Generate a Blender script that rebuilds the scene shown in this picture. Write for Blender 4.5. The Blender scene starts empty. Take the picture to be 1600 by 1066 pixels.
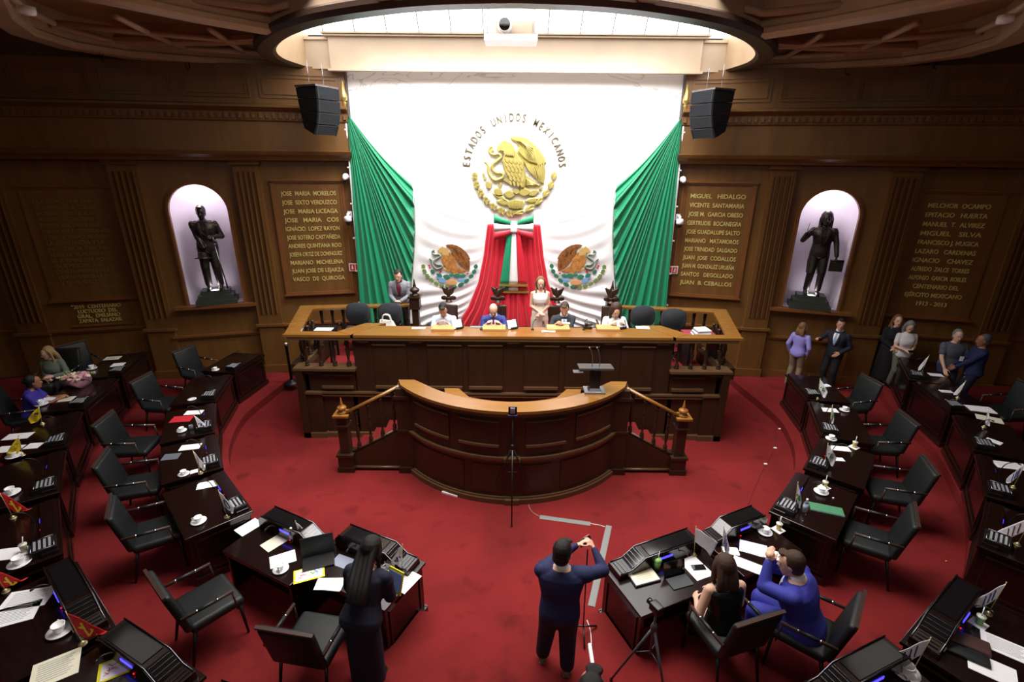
import bpy, math, random
from math import sin, cos, pi, radians, atan, sqrt, atan2, hypot
from mathutils import Vector, Matrix
random.seed(7)
S = bpy.context.scene
COL = S.collection

# ------------------------------------------------------------------ camera
F_PX = 790.0; PITCH = atan(291/790); ROLL = 0.0087; EYE = 5.4
cam_d = bpy.data.cameras.new('camera'); cam = bpy.data.objects.new('camera', cam_d); COL.objects.link(cam)
cam_d.sensor_width = 36; cam_d.lens = 36*F_PX/1600; cam_d.clip_start = .1; cam_d.clip_end = 100
_f = Vector((0, cos(PITCH), -sin(PITCH))); _u0 = Vector((0, sin(PITCH), cos(PITCH))); _r0 = Vector((1, 0, 0))
_r = _r0*cos(ROLL)+_u0*sin(ROLL); _u = -_r0*sin(ROLL)+_u0*cos(ROLL)
_m = Matrix((( _r.x, _u.x, -_f.x), (_r.y, _u.y, -_f.y), (_r.z, _u.z, -_f.z))).to_4x4()
_m.translation = Vector((-0.02, 0, EYE)); cam.matrix_world = _m
S.camera = cam

# ------------------------------------------------------------------ world, lights, exposure
S.view_settings.view_transform = 'Standard'; S.view_settings.look = 'None'
S.view_settings.exposure = 0.0; S.view_settings.gamma = 1; S.view_settings.use_curve_mapping = False
W = bpy.data.worlds.new('world'); S.world = W; W.use_nodes = True
W.node_tree.nodes['Background'].inputs[0].default_value = (.9, .85, .8, 1)
W.node_tree.nodes['Background'].inputs[1].default_value = .10
def area(name, loc, sx, sy, power, col=(1, .96, .9), rot=(0, 0, 0), spread=180):
    l = bpy.data.lights.new(name, 'AREA'); l.shape = 'RECTANGLE'; l.size = sx; l.size_y = sy; l.energy = power; l.color = col
    l.spread = radians(spread)
    o = bpy.data.objects.new(name, l); COL.objects.link(o); o.location = loc; o.rotation_euler = rot; return o
SKY_STRENGTH = 5.0
area('well_ceiling_lamp', (0, 6.6, 7.4), 8, 2.4, 530, (1, .95, .9), spread=120)
area('added_gallery_fill', (0, -1.5, 6.9), 12, .8, 80, (1, .93, .87), (radians(72), 0, 0))  # unseen fill, added and tilted to brighten beam faces and upper walls
area('left_ceiling_lamp', (-8, 5.5, 7.35), 1.5, 6, 17, (1, .93, .86))
area('right_ceiling_lamp', (8, 5.5, 7.35), 1.5, 6, 17, (1, .93, .86))
FLAGWASH = area('added_flag_fill', (0, 10.6, 7.5), 6.5, .5, 250, (1, 1, 1), (radians(24), 0, 0), 130)  # unseen fill added to brighten the flag folds

def ray(px, py):
    u = px-801.5; v = 533-py
    a = u*cos(ROLL)-v*sin(ROLL); b = u*sin(ROLL)+v*cos(ROLL)
    return Vector((a, F_PX*cos(PITCH)+b*sin(PITCH), -F_PX*sin(PITCH)+b*cos(PITCH)))
def at(px, py, z):                       # where the thing seen there stands, on a surface of height z
    r = ray(px, py); t = (z-EYE)/r.z; return Vector((r.x*t, r.y*t, z))
def onwall(px, py, D):
    r = ray(px, py); t = D/r.y; return Vector((r.x*t, D, EYE+r.z*t))

# ------------------------------------------------------------------ materials
def srgb(c): return tuple(((x/255)/12.92 if x/255 <= .04045 else ((x/255+.055)/1.055)**2.4) for x in c)
MATS = {}
def mat(name, col, rough=.5, metal=0, emit=0, trans=0, coat=0, noise=0, nscale=8, bump=0, bscale=60, stretch=None, spec=.5, alpha=1, sheen=0):
    if name in MATS: return MATS[name]
    m = bpy.data.materials.new(name); m.use_nodes = True; nt = m.node_tree; b = nt.nodes['Principled BSDF']
    c = srgb(col)
    b.inputs['Base Color'].default_value = (*c, 1); b.inputs['Roughness'].default_value = rough
    b.inputs['Metallic'].default_value = metal; b.inputs['Specular IOR Level'].default_value = spec
    if coat: b.inputs['Coat Weight'].default_value = coat; b.inputs['Coat Roughness'].default_value = .12
    if trans: b.inputs['Transmission Weight'].default_value = trans; b.inputs['IOR'].default_value = 1.3
    if emit: b.inputs['Emission Color'].default_value = (*c, 1); b.inputs['Emission Strength'].default_value = emit
    if sheen: b.inputs['Sheen Weight'].default_value = sheen
    if alpha < 1: b.inputs['Alpha'].default_value = alpha
    if noise or bump:
        tc = nt.nodes.new('ShaderNodeTexCoord'); mp = nt.nodes.new('ShaderNodeMapping')
        nt.links.new(tc.outputs['Object'], mp.inputs[0])
        if stretch: mp.inputs['Scale'].default_value = stretch
    if noise:
        n = nt.nodes.new('ShaderNodeTexNoise'); n.inputs['Scale'].default_value = nscale; n.inputs['Detail'].default_value = 5
        nt.links.new(mp.outputs[0], n.inputs['Vector'])
        r = nt.nodes.new('ShaderNodeValToRGB'); r.color_ramp.elements[0].position = .3; r.color_ramp.elements[1].position = .72
        r.color_ramp.elements[0].color = (*[x*(1-noise) for x in c], 1); r.color_ramp.elements[1].color = (*[min(1, x*(1+noise)) for x in c], 1)
        nt.links.new(n.outputs['Fac'], r.inputs[0]); nt.links.new(r.outputs[0], b.inputs['Base Color'])
    if bump:
        n = nt.nodes.new('ShaderNodeTexNoise'); n.inputs['Scale'].default_value = bscale
        nt.links.new(mp.outputs[0], n.inputs['Vector'])
        bp = nt.nodes.new('ShaderNodeBump'); bp.inputs['Strength'].default_value = bump; bp.inputs['Distance'].default_value = .01
        nt.links.new(n.outputs['Fac'], bp.inputs['Height']); nt.links.new(bp.outputs[0], b.inputs['Normal'])
    MATS[name] = m; return m
M_WALL = mat('wall_wood', (112, 76, 36), .42, noise=.16, nscale=2.2, stretch=(3, 3, .35))
M_WALLD = mat('wall_wood_flute_shade', (74, 42, 18), .5)
M_TRIM = mat('trim_wood', (120, 74, 38), .36, noise=.12, nscale=3, stretch=(1, 1, 1))
M_CEIL = mat('ceiling_wood', (150, 112, 74), .5, noise=.12, nscale=1.5)
M_BEAM = mat('beam_wood', (182, 154, 122), .45, noise=.1, nscale=2)
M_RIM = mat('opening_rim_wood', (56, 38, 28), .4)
M_FASCIA = mat('fascia_wood', (176, 156, 132), .5, noise=.05, nscale=2)
M_DAIS = mat('dais_wood', (52, 34, 21), .35, noise=.15, nscale=3, stretch=(3, 3, .4))
M_DAIST = mat('dais_trim_wood', (92, 68, 46), .25)
M_TOP = mat('honey_wood_top', (136, 92, 40), .25, noise=.12, nscale=3, stretch=(.4, 3, 3), coat=.4)
M_DESK = mat('mahogany_desk', (26, 12, 9), .2, noise=.25, nscale=4, stretch=(1, 6, 6), coat=.25)
M_DESKE = mat('mahogany_edge', (36, 18, 14), .22, coat=.4)
M_LEATH = mat('black_leather', (20, 24, 25), .5, bump=.25, bscale=180)
M_FAB = mat('charcoal_fabric', (42, 45, 50), .9, bump=.3, bscale=250)
M_BLK = mat('black_plastic', (16, 16, 17), .4)
M_GLOSS = mat('glossy_black_panel', (20, 20, 22), .08, spec=.8)
M_CHROME = mat('chrome', (200, 200, 205), .15, 1)
M_STEEL = mat('brushed_steel', (150, 150, 155), .35, 1)
M_ARMW = mat('armrest_wood', (66, 48, 42), .35)
M_WHITE = mat('white_china', (250, 250, 252), .25)
M_PAPER = mat('white_paper', (253, 253, 255), .8)
M_CREAM = mat('cream_paper', (236, 232, 208), .8)
M_GOLD = mat('gold_metal', (214, 190, 110), .32, .75)
M_GOLDR = mat('gold_relief', (186, 170, 98), .42, .4)
M_GOLDL = mat('gold_letter', (218, 200, 120), .4, .25)
M_BRASS = mat('brass_base', (226, 212, 160), .3, .6)
M_BRONZE = mat('dark_bronze', (58, 52, 46), .35, .6, noise=.2, nscale=12)
M_NICHE = mat('niche_plaster', (226, 214, 228), .85)
M_GRN = mat('flag_green_satin', (12, 142, 96), .45, sheen=.3)
M_WHT = mat('flag_white_satin', (244, 240, 240), .55, sheen=.2)
M_RED = mat('flag_red_satin', (206, 18, 44), .45, sheen=.3)
M_CABLE = mat('white_cable', (225, 220, 215), .5)
M_GREY = mat('grey_cable_cover', (128, 130, 128), .7)
M_LED = mat('blue_led_display', (70, 60, 255), .3, emit=2.5)
M_REDLED = mat('red_led', (255, 20, 20), .3, emit=3)
M_SCREEN = mat('dark_screen', (12, 13, 16), .1)
M_CLEAR = mat('clear_plastic', (225, 232, 238), .08, trans=.85)
M_SIGNR = mat('sign_red', (196, 48, 42), .5)
M_SIGNW = mat('sign_white', (238, 232, 226), .5)

def carpet(name, base, dark):
    m = bpy.data.materials.new(name); m.use_nodes = True; nt = m.node_tree; b = nt.nodes['Principled BSDF']
    b.inputs['Roughness'].default_value = .95; b.inputs['Specular IOR Level'].default_value = .15
    tc = nt.nodes.new('ShaderNodeTexCoord')
    n1 = nt.nodes.new('ShaderNodeTexNoise'); n1.inputs['Scale'].default_value = .9; n1.inputs['Detail'].default_value = 6; n1.inputs['Distortion'].default_value = .6
    n2 = nt.nodes.new('ShaderNodeTexNoise'); n2.inputs['Scale'].default_value = 2.6; n2.inputs['Detail'].default_value = 8
    n3 = nt.nodes.new('ShaderNodeTexNoise'); n3.inputs['Scale'].default_value = 240
    for n in (n1, n2, n3): nt.links.new(tc.outputs['Object'], n.inputs['Vector'])
    r1 = nt.nodes.new('ShaderNodeValToRGB'); r1.color_ramp.elements[0].position = .32; r1.color_ramp.elements[1].position = .6
    r1.color_ramp.elements[0].color = (*srgb([x*.86 for x in base]), 1); r1.color_ramp.elements[1].color = (*srgb(base), 1)
    r2 = nt.nodes.new('ShaderNodeValToRGB'); r2.color_ramp.elements[0].position = .58; r2.color_ramp.elements[1].position = .74
    r2.color_ramp.elements[0].color = (0, 0, 0, 1); r2.color_ramp.elements[1].color = (.7, .7, .7, 1)
    mx = nt.nodes.new('ShaderNodeMix'); mx.data_type = 'RGBA'
    nt.links.new(n1.outputs['Fac'], r1.inputs[0]); nt.links.new(n2.outputs['Fac'], r2.inputs[0])
    nt.links.new(r2.outputs[0], mx.inputs[0]); nt.links.new(r1.outputs[0], mx.inputs[6]); mx.inputs[7].default_value = (*srgb(dark), 1)
    nt.links.new(mx.outputs[2], b.inputs['Base Color'])
    bp = nt.nodes.new('ShaderNodeBump'); bp.inputs['Strength'].default_value = .4; bp.inputs['Distance'].default_value = .01
    nt.links.new(n3.outputs['Fac'], bp.inputs['Height']); nt.links.new(bp.outputs[0], b.inputs['Normal'])
    return m
M_CARPET = carpet('red_carpet', (126, 36, 36), (86, 20, 24))

def marble():
    m = bpy.data.materials.new('white_marble'); m.use_nodes = True; nt = m.node_tree; b = nt.nodes['Principled BSDF']
    b.inputs['Roughness'].default_value = .35
    tc = nt.nodes.new('ShaderNodeTexCoord'); mp = nt.nodes.new('ShaderNodeMapping'); mp.inputs['Rotation'].default_value = (0, .6, 0); mp.inputs['Scale'].default_value = (.5, 1, 1.4)
    n = nt.nodes.new('ShaderNodeTexNoise'); n.inputs['Scale'].default_value = 1.1; n.inputs['Detail'].default_value = 9; n.inputs['Distortion'].default_value = 1.4
    nt.links.new(tc.outputs['Object'], mp.inputs[0]); nt.links.new(mp.outputs[0], n.inputs['Vector'])
    r = nt.nodes.new('ShaderNodeValToRGB'); e = r.color_ramp.elements
    e[0].position = .485; e[0].color = (*srgb((246, 245, 246)), 1); e[1].position = .515; e[1].color = (*srgb((246, 245, 246)), 1)
    k = e.new(.5); k.color = (*srgb((206, 198, 192)), 1)
    nt.links.new(n.outputs['Fac'], r.inputs[0]); nt.links.new(r.outputs[0], b.inputs['Base Color'])
    return m
M_MARBLE = marble()

# ------------------------------------------------------------------ mesh builder
def T(x=0, y=0, z=0): return Matrix.Translation((x, y, z))
def RZ(a): return Matrix.Rotation(a, 4, 'Z')
def RX(a): return Matrix.Rotation(a, 4, 'X')
def RY(a): return Matrix.Rotation(a, 4, 'Y')
class MB:
    def __init__(s): s.v = []; s.f = []; s.m = []; s.sm = []
    def add(s, vs, fs, m=0, M=None, smooth=False):
        o = len(s.v)
        for p in vs:
            p = Vector(p)
            if M is not None: p = M @ p
            s.v.append(p)
        flip = M is not None and M.determinant() < 0
        for f in fs:
            f = [i+o for i in f]
            if flip: f.reverse()
            s.f.append(f); s.m.append(m); s.sm.append(smooth)
        return s
    def box(s, c, d, m=0, M=None, tp=None):     # tp: top scale
        x, y, z = d[0]/2, d[1]/2, d[2]/2; k = tp or 1
        vs = [(-x, -y, -z), (x, -y, -z), (x, y, -z), (-x, y, -z), (-x*k, -y*k, z), (x*k, -y*k, z), (x*k, y*k, z), (-x*k, y*k, z)]
        vs = [(a+c[0], b+c[1], e+c[2]) for a, b, e in vs]
        return s.add(vs, [(3, 2, 1, 0), (4, 5, 6, 7), (0, 1, 5, 4), (1, 2, 6, 5), (2, 3, 7, 6), (3, 0, 4, 7)], m, M)
    def rbox(s, c, d, r=.02, m=0, M=None, n=3):  # box with rounded vertical + soft top edges
        x, y = d[0]/2, d[1]/2; r = min(r, x*.99, y*.99, d[2]/2*.99); rings = []
        def ring(k, z):
            out = []
            for cx, cy, a0 in ((x-r, y-r, 0), (-x+r, y-r, pi/2), (-x+r, -y+r, pi), (x-r, -y+r, 1.5*pi)):
                for i in range(n+1):
                    a = a0+i*pi/2/n; out.append((c[0]+cx+k*cos(a), c[1]+cy+k*sin(a), c[2]+z))
            return out
        h = d[2]/2
        for i in range(n+1): a = pi/2*i/n; rings.append(ring(r*sin(a), -h+r-r*cos(a)))
        for i in range(n+1): a = pi/2*i/n; rings.append(ring(r*cos(a), h-r+r*sin(a)))
        return s.loft(rings, m, M, smooth=True)
    def prism(s, pts, z0, z1, m=0, M=None, mt=None):
        a = sum(pts[i][0]*pts[(i+1) % len(pts)][1]-pts[(i+1) % len(pts)][0]*pts[i][1] for i in range(len(pts)))
        if a < 0: pts = pts[::-1]
        n = len(pts); vs = [(p[0], p[1], z0) for p in pts]+[(p[0], p[1], z1) for p in pts]
        s.add(vs, [tuple(range(n))[::-1]]+[(i, (i+1) % n, n+(i+1) % n, n+i) for i in range(n)], m, M)
        s.add([(p[0], p[1], z1) for p in pts], [tuple(range(n))], m if mt is None else mt, M); return s
    def loft(s, rings, m=0, M=None, caps=True, smooth=True, closed=True):
        n = len(rings[0]); vs = [p for r in rings for p in r]; fs = []
        for j in range(len(rings)-1):
            for i in range(n if closed else n-1):
                k = (i+1) % n; fs.append((j*n+i, j*n+k, (j+1)*n+k, (j+1)*n+i))
        if caps and closed:
            fs.append(tuple(range(n))[::-1]); fs.append(tuple((len(rings)-1)*n+i for i in range(n)))
        return s.add(vs, fs, m, M, smooth)
    def lathe(s, prof, c=(0, 0, 0), n=20, m=0, M=None):
        rings = [[(c[0]+r*cos(2*pi*i/n), c[1]+r*sin(2*pi*i/n), c[2]+z) for i in range(n)] for r, z in prof]
        return s.loft(rings, m, M)
    def tube(s, pts, r, n=8, m=0, M=None, flat=1, caps=True, up=None):
        pts = [Vector(p) for p in pts]; rs = r if isinstance(r, (list, tuple)) else [r]*len(pts); rings = []
        u = None
        for i, p in enumerate(pts):
            d = (pts[min(i+1, len(pts)-1)]-pts[max(i-1, 0)]).normalized()
            if u is None:
                w = Vector(up) if up else (Vector((0, 0, 1)) if abs(d.z) < .9 else Vector((1, 0, 0)))
            else: w = u
            u = (w-d*w.dot(d))
            if u.length < 1e-6: u = Vector((1, 0, 0))
            u.normalize(); v = d.cross(u)
            rings.append([p+(u*cos(2*pi*k/n)*flat+v*sin(2*pi*k/n))*rs[i] for k in range(n)])
        return s.loft(rings, m, M, caps)
    def ell(s, c, r, m=0, M=None, n=14, R=None):
        rings = []; k = n//2
        for j in range(k+1):
            a = -pi/2+pi*j/k; ca = max(cos(a), .02)
            rings.append([(r[0]*ca*cos(2*pi*i/n), r[1]*ca*sin(2*pi*i/n), r[2]*sin(a)) for i in range(n)])
        X = T(*c) @ (R if R is not None else Matrix.Identity(4))
        return s.loft(rings, m, X if M is None else M @ X)
    def sweep(s, path, prof, m=0, M=None, side=1, z=0, caps=True):
        # path: plan points; prof: (out, height) closed outline; out is to the left (side=1) of travel
        n = len(path); P = [Vector((p[0], p[1])) for p in path]; rings = []
        for i in range(n):
            if i == 0: d = (P[1]-P[0]).normalized(); nn = Vector((-d.y, d.x)); k = 1
            elif i == n-1: d = (P[-1]-P[-2]).normalized(); nn = Vector((-d.y, d.x)); k = 1
            else:
                a = (P[i]-P[i-1]).normalized(); b = (P[i+1]-P[i]).normalized()
                na = Vector((-a.y, a.x)); nb = Vector((-b.y, b.x)); nn = (na+nb).normalized(); k = 1/max(.4, nn.dot(na))
            rings.append([(P[i].x+nn.x*side*o*k, P[i].y+nn.y*side*o*k, z+h) for o, h in prof])
        s.loft(rings, m, M, caps, smooth=False); return s
    def mesh(s, me, M, m=0):
        return s.add([v.co for v in me.vertices], [tuple(p.vertices) for p in me.polygons], m, M)
    def build(s, name, mats, parent=None, M=None, rem=0, smi=0, bevel=0):
        me = bpy.data.meshes.new(name); me.from_pydata([tuple(p) for p in s.v], [], s.f)
        for m in (mats if isinstance(mats, (list, tuple)) else [mats]): me.materials.append(m)
        me.polygons.foreach_set('material_index', s.m); me.polygons.foreach_set('use_smooth', s.sm)
        me.validate(); me.update()
        o = bpy.data.objects.new(name, me); COL.objects.link(o)
        if M is not None: o.matrix_world = M
        if parent is not None: o.parent = parent
        if rem:
            r = o.modifiers.new('r', 'REMESH'); r.mode = 'VOXEL'; r.voxel_size = rem; r.use_smooth_shade = True
            if smi: q = o.modifiers.new('s', 'SMOOTH'); q.factor = .5; q.iterations = smi
        if bevel:
            b = o.modifiers.new('b', 'BEVEL'); b.width = bevel; b.segments = 2; b.limit_method = 'ANGLE'
        return o
def tag(o, label=None, cat=None, group=None, kind=None):
    if label: o['label'] = label
    if cat: o['category'] = cat
    if group: o['group'] = group
    if kind: o['kind'] = kind
    return o
def empty(name, loc, rz=0, label=None, cat=None, group=None):
    o = bpy.data.objects.new(name, None); COL.objects.link(o); o.location = loc; o.rotation_euler = (0, 0, rz); o.empty_display_size = .1
    return tag(o, label, cat, group)
def copy_tree(o, parent=None):
    c = o.copy(); COL.objects.link(c); c.parent = parent
    for ch in [x for x in o.children]: copy_tree(ch, c)
    return c
def struct(o): o['kind'] = 'structure'; return o
def spl(pts, n=8, closed=False):      # catmull-rom through points
    P = [Vector(p) for p in pts]; out = []; L = len(P)
    for i in range(L if closed else L-1):
        g = lambda k: P[k % L] if closed else P[min(max(k, 0), L-1)]
        a, b, c, d = g(i-1), g(i), g(i+1), g(i+2)
        for j in range(n):
            t = j/n; out.append(.5*((2*b)+(c-a)*t+(2*a-5*b+4*c-d)*t*t+(3*b-a-3*c+d)*t**3))
    if not closed: out.append(P[-1])
    return out
_tx = {}
def textmesh(s):
    if s in _tx: return _tx[s]
    c = bpy.data.curves.new('t', 'FONT'); c.body = s; c.size = 1; c.extrude = .06; c.offset = .012; c.resolution_u = 3
    o = bpy.data.objects.new('t', c); COL.objects.link(o); bpy.context.view_layer.update()
    me = bpy.data.meshes.new_from_object(o.evaluated_get(bpy.context.evaluated_depsgraph_get()))
    bpy.data.objects.remove(o); bpy.data.curves.remove(c)
    xs = [v.co.x for v in me.vertices]; _tx[s] = (me, min(xs), max(xs)); return _tx[s]
def put_text(mb, s, x, z, w, h, y=0, m=0, align=0, M=None, up=0):
    # text in the local xz plane (facing -y); w = width or None; h = cap height
    me, a, b = textmesh(s); sy = h/.69; sx = (w/(b-a)) if w else sy*.9
    ww = (b-a)*sx; x0 = x-a*sx-(ww/2 if align == 0 else (ww if align > 0 else 0))
    X = T(x0, y, z) @ RX(pi/2) @ Matrix.Diagonal((sx, sy, .15, 1))
    mb.mesh(me, X if M is None else M @ X, m)
# ================================================================== SETTING
def mirror_path(p): return [(-x, y) for x, y in p]
STEP1 = [(5.5, 11.75), (5.53, 11.2), (5.62, 10.4), (5.68, 9.5), (5.47, 8.58), (5.12, 7.81), (4.72, 7.3), (4.1, 6.4), (3.45, 5.65), (2.9, 5.25), (2.2, 4.95), (1.6, 4.72), (.8, 4.62), (0, 4.6)]
STEP2 = [(9.0, 11.25), (8.45, 10.4), (8.1, 9.4), (7.85, 8.2), (7.35, 7.1), (6.8, 6.15), (5.9, 5.15), (5.1, 4.45), (4.4, 3.95), (3.5, 3.42), (2.5, 2.95), (2.3, 2.4), (2.3, -3.9)]
MX = Matrix.Diagonal((-1, 1, 1, 1))
b = MB(); b.box((0, 4, -.05), (30, 17, .1)); struct(b.build('floor', M_CARPET))
s1 = [tuple(p) for p in [Vector(q) for q in spl([(x, y, 0) for x, y in STEP1], 4)]]
s1 = [(p[0], p[1]) for p in s1]
b = MB(); b.prism(s1+mirror_path(s1)[::-1][1:]+[(-14.7, 11.75), (-14.7, -3.9), (14.7, -3.9), (14.7, 11.75)], 0.0, .17); struct(b.build('floor', M_CARPET))
s2 = spl([(x, y, 0) for x, y in STEP2[:-1]], 4); s2 = [(p.x, p.y) for p in s2]+[STEP2[-1]]
for sd in (1, -1):
    b = MB(); b.prism(s2+[(14.6, -3.9), (14.6, 11.25)], .165, .34, 0, MX if sd < 0 else None); struct(b.build('floor', M_CARPET))

WP = [(3.72, 12.38), (5.75, 11.9), (6.2, 11.95), (8.15, 11.4), (8.65, 11.62), (10.75, 11.05), (11.4, 11.15), (13.4, 10.4), (14.6, 8.6), (14.8, 5), (14.8, -4)]
def bay(sd, i):
    A = Vector((*WP[i], 0)); B = Vector((*WP[i+1], 0))
    if sd < 0: A, B = Vector((-B.x, B.y, 0)), Vector((-A.x, A.y, 0))
    d = B-A; return T(*A) @ RZ(atan2(d.y, d.x)), d.length
def facelocal(sd, i, X, z=0):       # local u of world x=sd*X on bay i
    M, w = bay(sd, i); A = Vector((*WP[i], 0)); B = Vector((*WP[i+1], 0)); k = (X-A.x)/(B.x-A.x)
    return (k if sd > 0 else 1-k)*w
NZ0, NZ1, NR = 2.0, 4.14, .585
for sd, nm in ((-1, 'left'), (1, 'right')):
    b = MB()
    for i in range(len(WP)-1):
        M, w = bay(sd, i)
        if i != 2:
            b.add([(0, 0, 0), (w, 0, 0), (w, 0, 7.7), (0, 0, 7.7)], [(0, 1, 2, 3)], 0, M)
        else:
            c = facelocal(sd, 2, 7.1); l, r = c-NR, c+NR
            b.add([(0, 0, 0), (w, 0, 0), (w, 0, NZ0), (0, 0, NZ0)], [(0, 1, 2, 3)], 0, M)
            b.add([(0, 0, NZ0), (l, 0, NZ0), (l, 0, NZ1), (0, 0, NZ1)], [(0, 1, 2, 3)], 0, M)
            b.add([(r, 0, NZ0), (w, 0, NZ0), (w, 0, NZ1), (r, 0, NZ1)], [(0, 1, 2, 3)], 0, M)
            n = 20; arc = [(c-NR*cos(pi*k/n), 0, NZ1+NR*sin(pi*k/n)) for k in range(n+1)]
            for k in range(n):
                a, q = arc[k], arc[k+1]
                ta = (0 if k == 0 else a[0], 0, 7.7); tq = (w if k == n-1 else q[0], 0, 7.7)
                vs = [a, q, tq, ta]
                if k == 0: vs = [a, q, tq, (0, 0, 7.7), (0, 0, NZ1)]
                if k == n-1: vs = [a, q, (w, 0, NZ1), (w, 0, 7.7), ta]
                b.add(vs, [tuple(range(len(vs)))], 0, M)
    struct(b.build('wall_'+nm, M_WALL))
    # niche: half-cylinder recess with a quarter-dome head
    M, w = bay(sd, 2); c = facelocal(sd, 2, 7.1); b = MB(); n = 20; D = .55
    def sec(z): return [(c-NR*cos(pi*k/n), D*sin(pi*k/n), z) for k in range(n+1)]
    b.loft([sec(NZ0), sec(3.0), sec(NZ1)], 0, M, caps=False, closed=False)
    b.loft([[(c-NR*cos(a)*cos(e) if False else c-NR*cos(pi*k/n)*1, 0, 0) for k in range(1)] for a in (0,) for e in (0,)], 0, M, caps=False, closed=False) if False else None
    dome = []
    for j in range(9):
        e = pi/2*j/8; dome.append([(c-NR*cos(pi*k/n)*cos(e) if False else c-NR*cos(pi*k/n)*sqrt(max(0, 1-(sin(e)*sin(pi*k/n))**2 if False else 1)), 0, 0) for k in range(n+1)])
    dome = []
    for j in range(9):
        e = pi/2*j/8     # rotate the back arc up to the front arch
        dome.append([(c-NR*cos(pi*k/n), D*sin(pi*k/n)*cos(e), NZ1+NR*sin(pi*k/n)*sin(e)) for k in range(n+1)])
    b.loft(dome, 0, M, caps=False, closed=False)
    b.add([(c-NR*cos(pi*k/n), D*sin(pi*k/n), NZ0+.001) for k in range(n+1)], [tuple(range(n+1))[::-1]], 0, M)
    struct(b.build('wall_niche_'+nm, M_NICHE))
    lp = M @ Vector((c, .16, NZ1+.3)); L = bpy.data.lights.new('niche_lamp', 'POINT'); L.energy = 10; L.color = (1, .95, 1); L.shadow_soft_size = .1
    o = bpy.data.objects.new('niche_lamp_light', L); COL.objects.link(o); o.location = lp
    lp = M @ Vector((c, .02, NZ0+.35)); L = bpy.data.lights.new('niche_lamp', 'POINT'); L.energy = 8; L.color = (1, .95, 1); L.shadow_soft_size = .1
    o = bpy.data.objects.new('niche_lamp_light', L); COL.objects.link(o); o.location = lp
    # arch frame + sill
    b = MB(); pth = [(c-NR-.03, NZ0-.05)]+[(c-(NR+.03)*cos(pi*k/24), NZ1+(NR+.03)*sin(pi*k/24)) for k in range(25)]+[(c+NR+.03, NZ0-.05)]
    for off, dep, ww in ((0, .07, .05), (.05, .04, .04)):
        rings = []
        for k, (x, z) in enumerate(pth):
            dx, dz = (x-c, z-NZ1) if z > NZ1 else (x-c, 0); q = hypot(dx, dz); dx /= q; dz /= q
            rings.append([(x+dx*(off-ww/2), 0, z+dz*(off-ww/2)), (x+dx*(off-ww/2), -dep, z+dz*(off-ww/2)), (x+dx*(off+ww/2), -dep, z+dz*(off+ww/2)), (x+dx*(off+ww/2), 0, z+dz*(off+ww/2))])
        b.loft(rings, 0, M, smooth=False)
    b.box((c, -.06, NZ0-.04), (1.75, .3, .07), 0, M); b.box((c, -.03, NZ0-.1), (1.6, .16, .06), 0, M)
    struct(b.build('trim_niche_'+nm, M_TRIM))
    # rails of the three bays, plinth, panel fields
    b = MB()
    for i, z in ((0, 1.4), (2, 1.22), (5 if False else 4, 1.46), (6, 1.5)):
        M, w = bay(sd, i); b.box((w/2, -.035, z), (w, .07, .05), 0, M); b.box((w/2, -.02, z-.05), (w, .04, .05), 0, M)
        b.box((w/2, -.02, .24), (w, .04, .2), 0, M)
    struct(b.build('trim_rail_'+nm, M_TRIM))
    # pilasters
    for k, (x0, x1, y0) in enumerate(((5.72, 6.27, 11.8), (8.12, 8.72, 11.36), (10.78, 11.42, 10.98), (13.2, 13.8, 10.1))):
        xc = sd*(x0+x1)/2; wd = x1-x0; b = MB(); M = T(xc, y0+.3, 0) @ RZ(-sd*.12)
        b.box((0, 0, 3.35), (wd, .6, 3.9), 0, M)
        for q in range(4): b.box(((q-1.5)*wd*.2, -.302, 3.35), (wd*.085, .02, 3.3), 1, M)  # raised darker strips paint in the shade of uncarved flutes
        for q in range(4): b.box(((q-1.5)*wd*.2+wd*.06, -.31, 3.35), (wd*.03, .03, 3.3), 0, M)
        b.box((0, -.03, 1.42), (wd+.12, .66, .06), 0, M); b.box((0, -.01, .8), (wd+.02, .62, 1.2), 0, M)
        b.box((0, -.03, .27), (wd+.08, .66, .2), 0, M); b.box((0, -.03, 5.2), (wd+.1, .68, .1), 0, M)
        struct(b.build('trim_pilaster_'+nm, [M_WALL, M_WALLD]))
    # entablature
    pth = [(3.72, 12.3), (5.5, 11.85), (8.4, 11.28), (11.1, 10.85), (13.4, 10.2), (14.5, 8.5), (14.7, 5), (14.7, -4)]
    if sd < 0: pth = mirror_path(pth)
    SD = -1 if sd > 0 else 1
    b = MB()
    b.sweep(pth, [(-.2, 5.24), (.12, 5.24), (.16, 5.3), (.26, 5.36), (.3, 5.43), (.12, 5.45), (.1, 6.02), (.14, 6.05), (.14, 6.22), (.2, 6.26), (.28, 6.3), (.28, 6.34), (.1, 6.38), (.1, 7.12), (-.2, 7.12)], 0, None, SD)
    Lp = [Vector((x, y, 0)) for x, y in pth]
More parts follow.
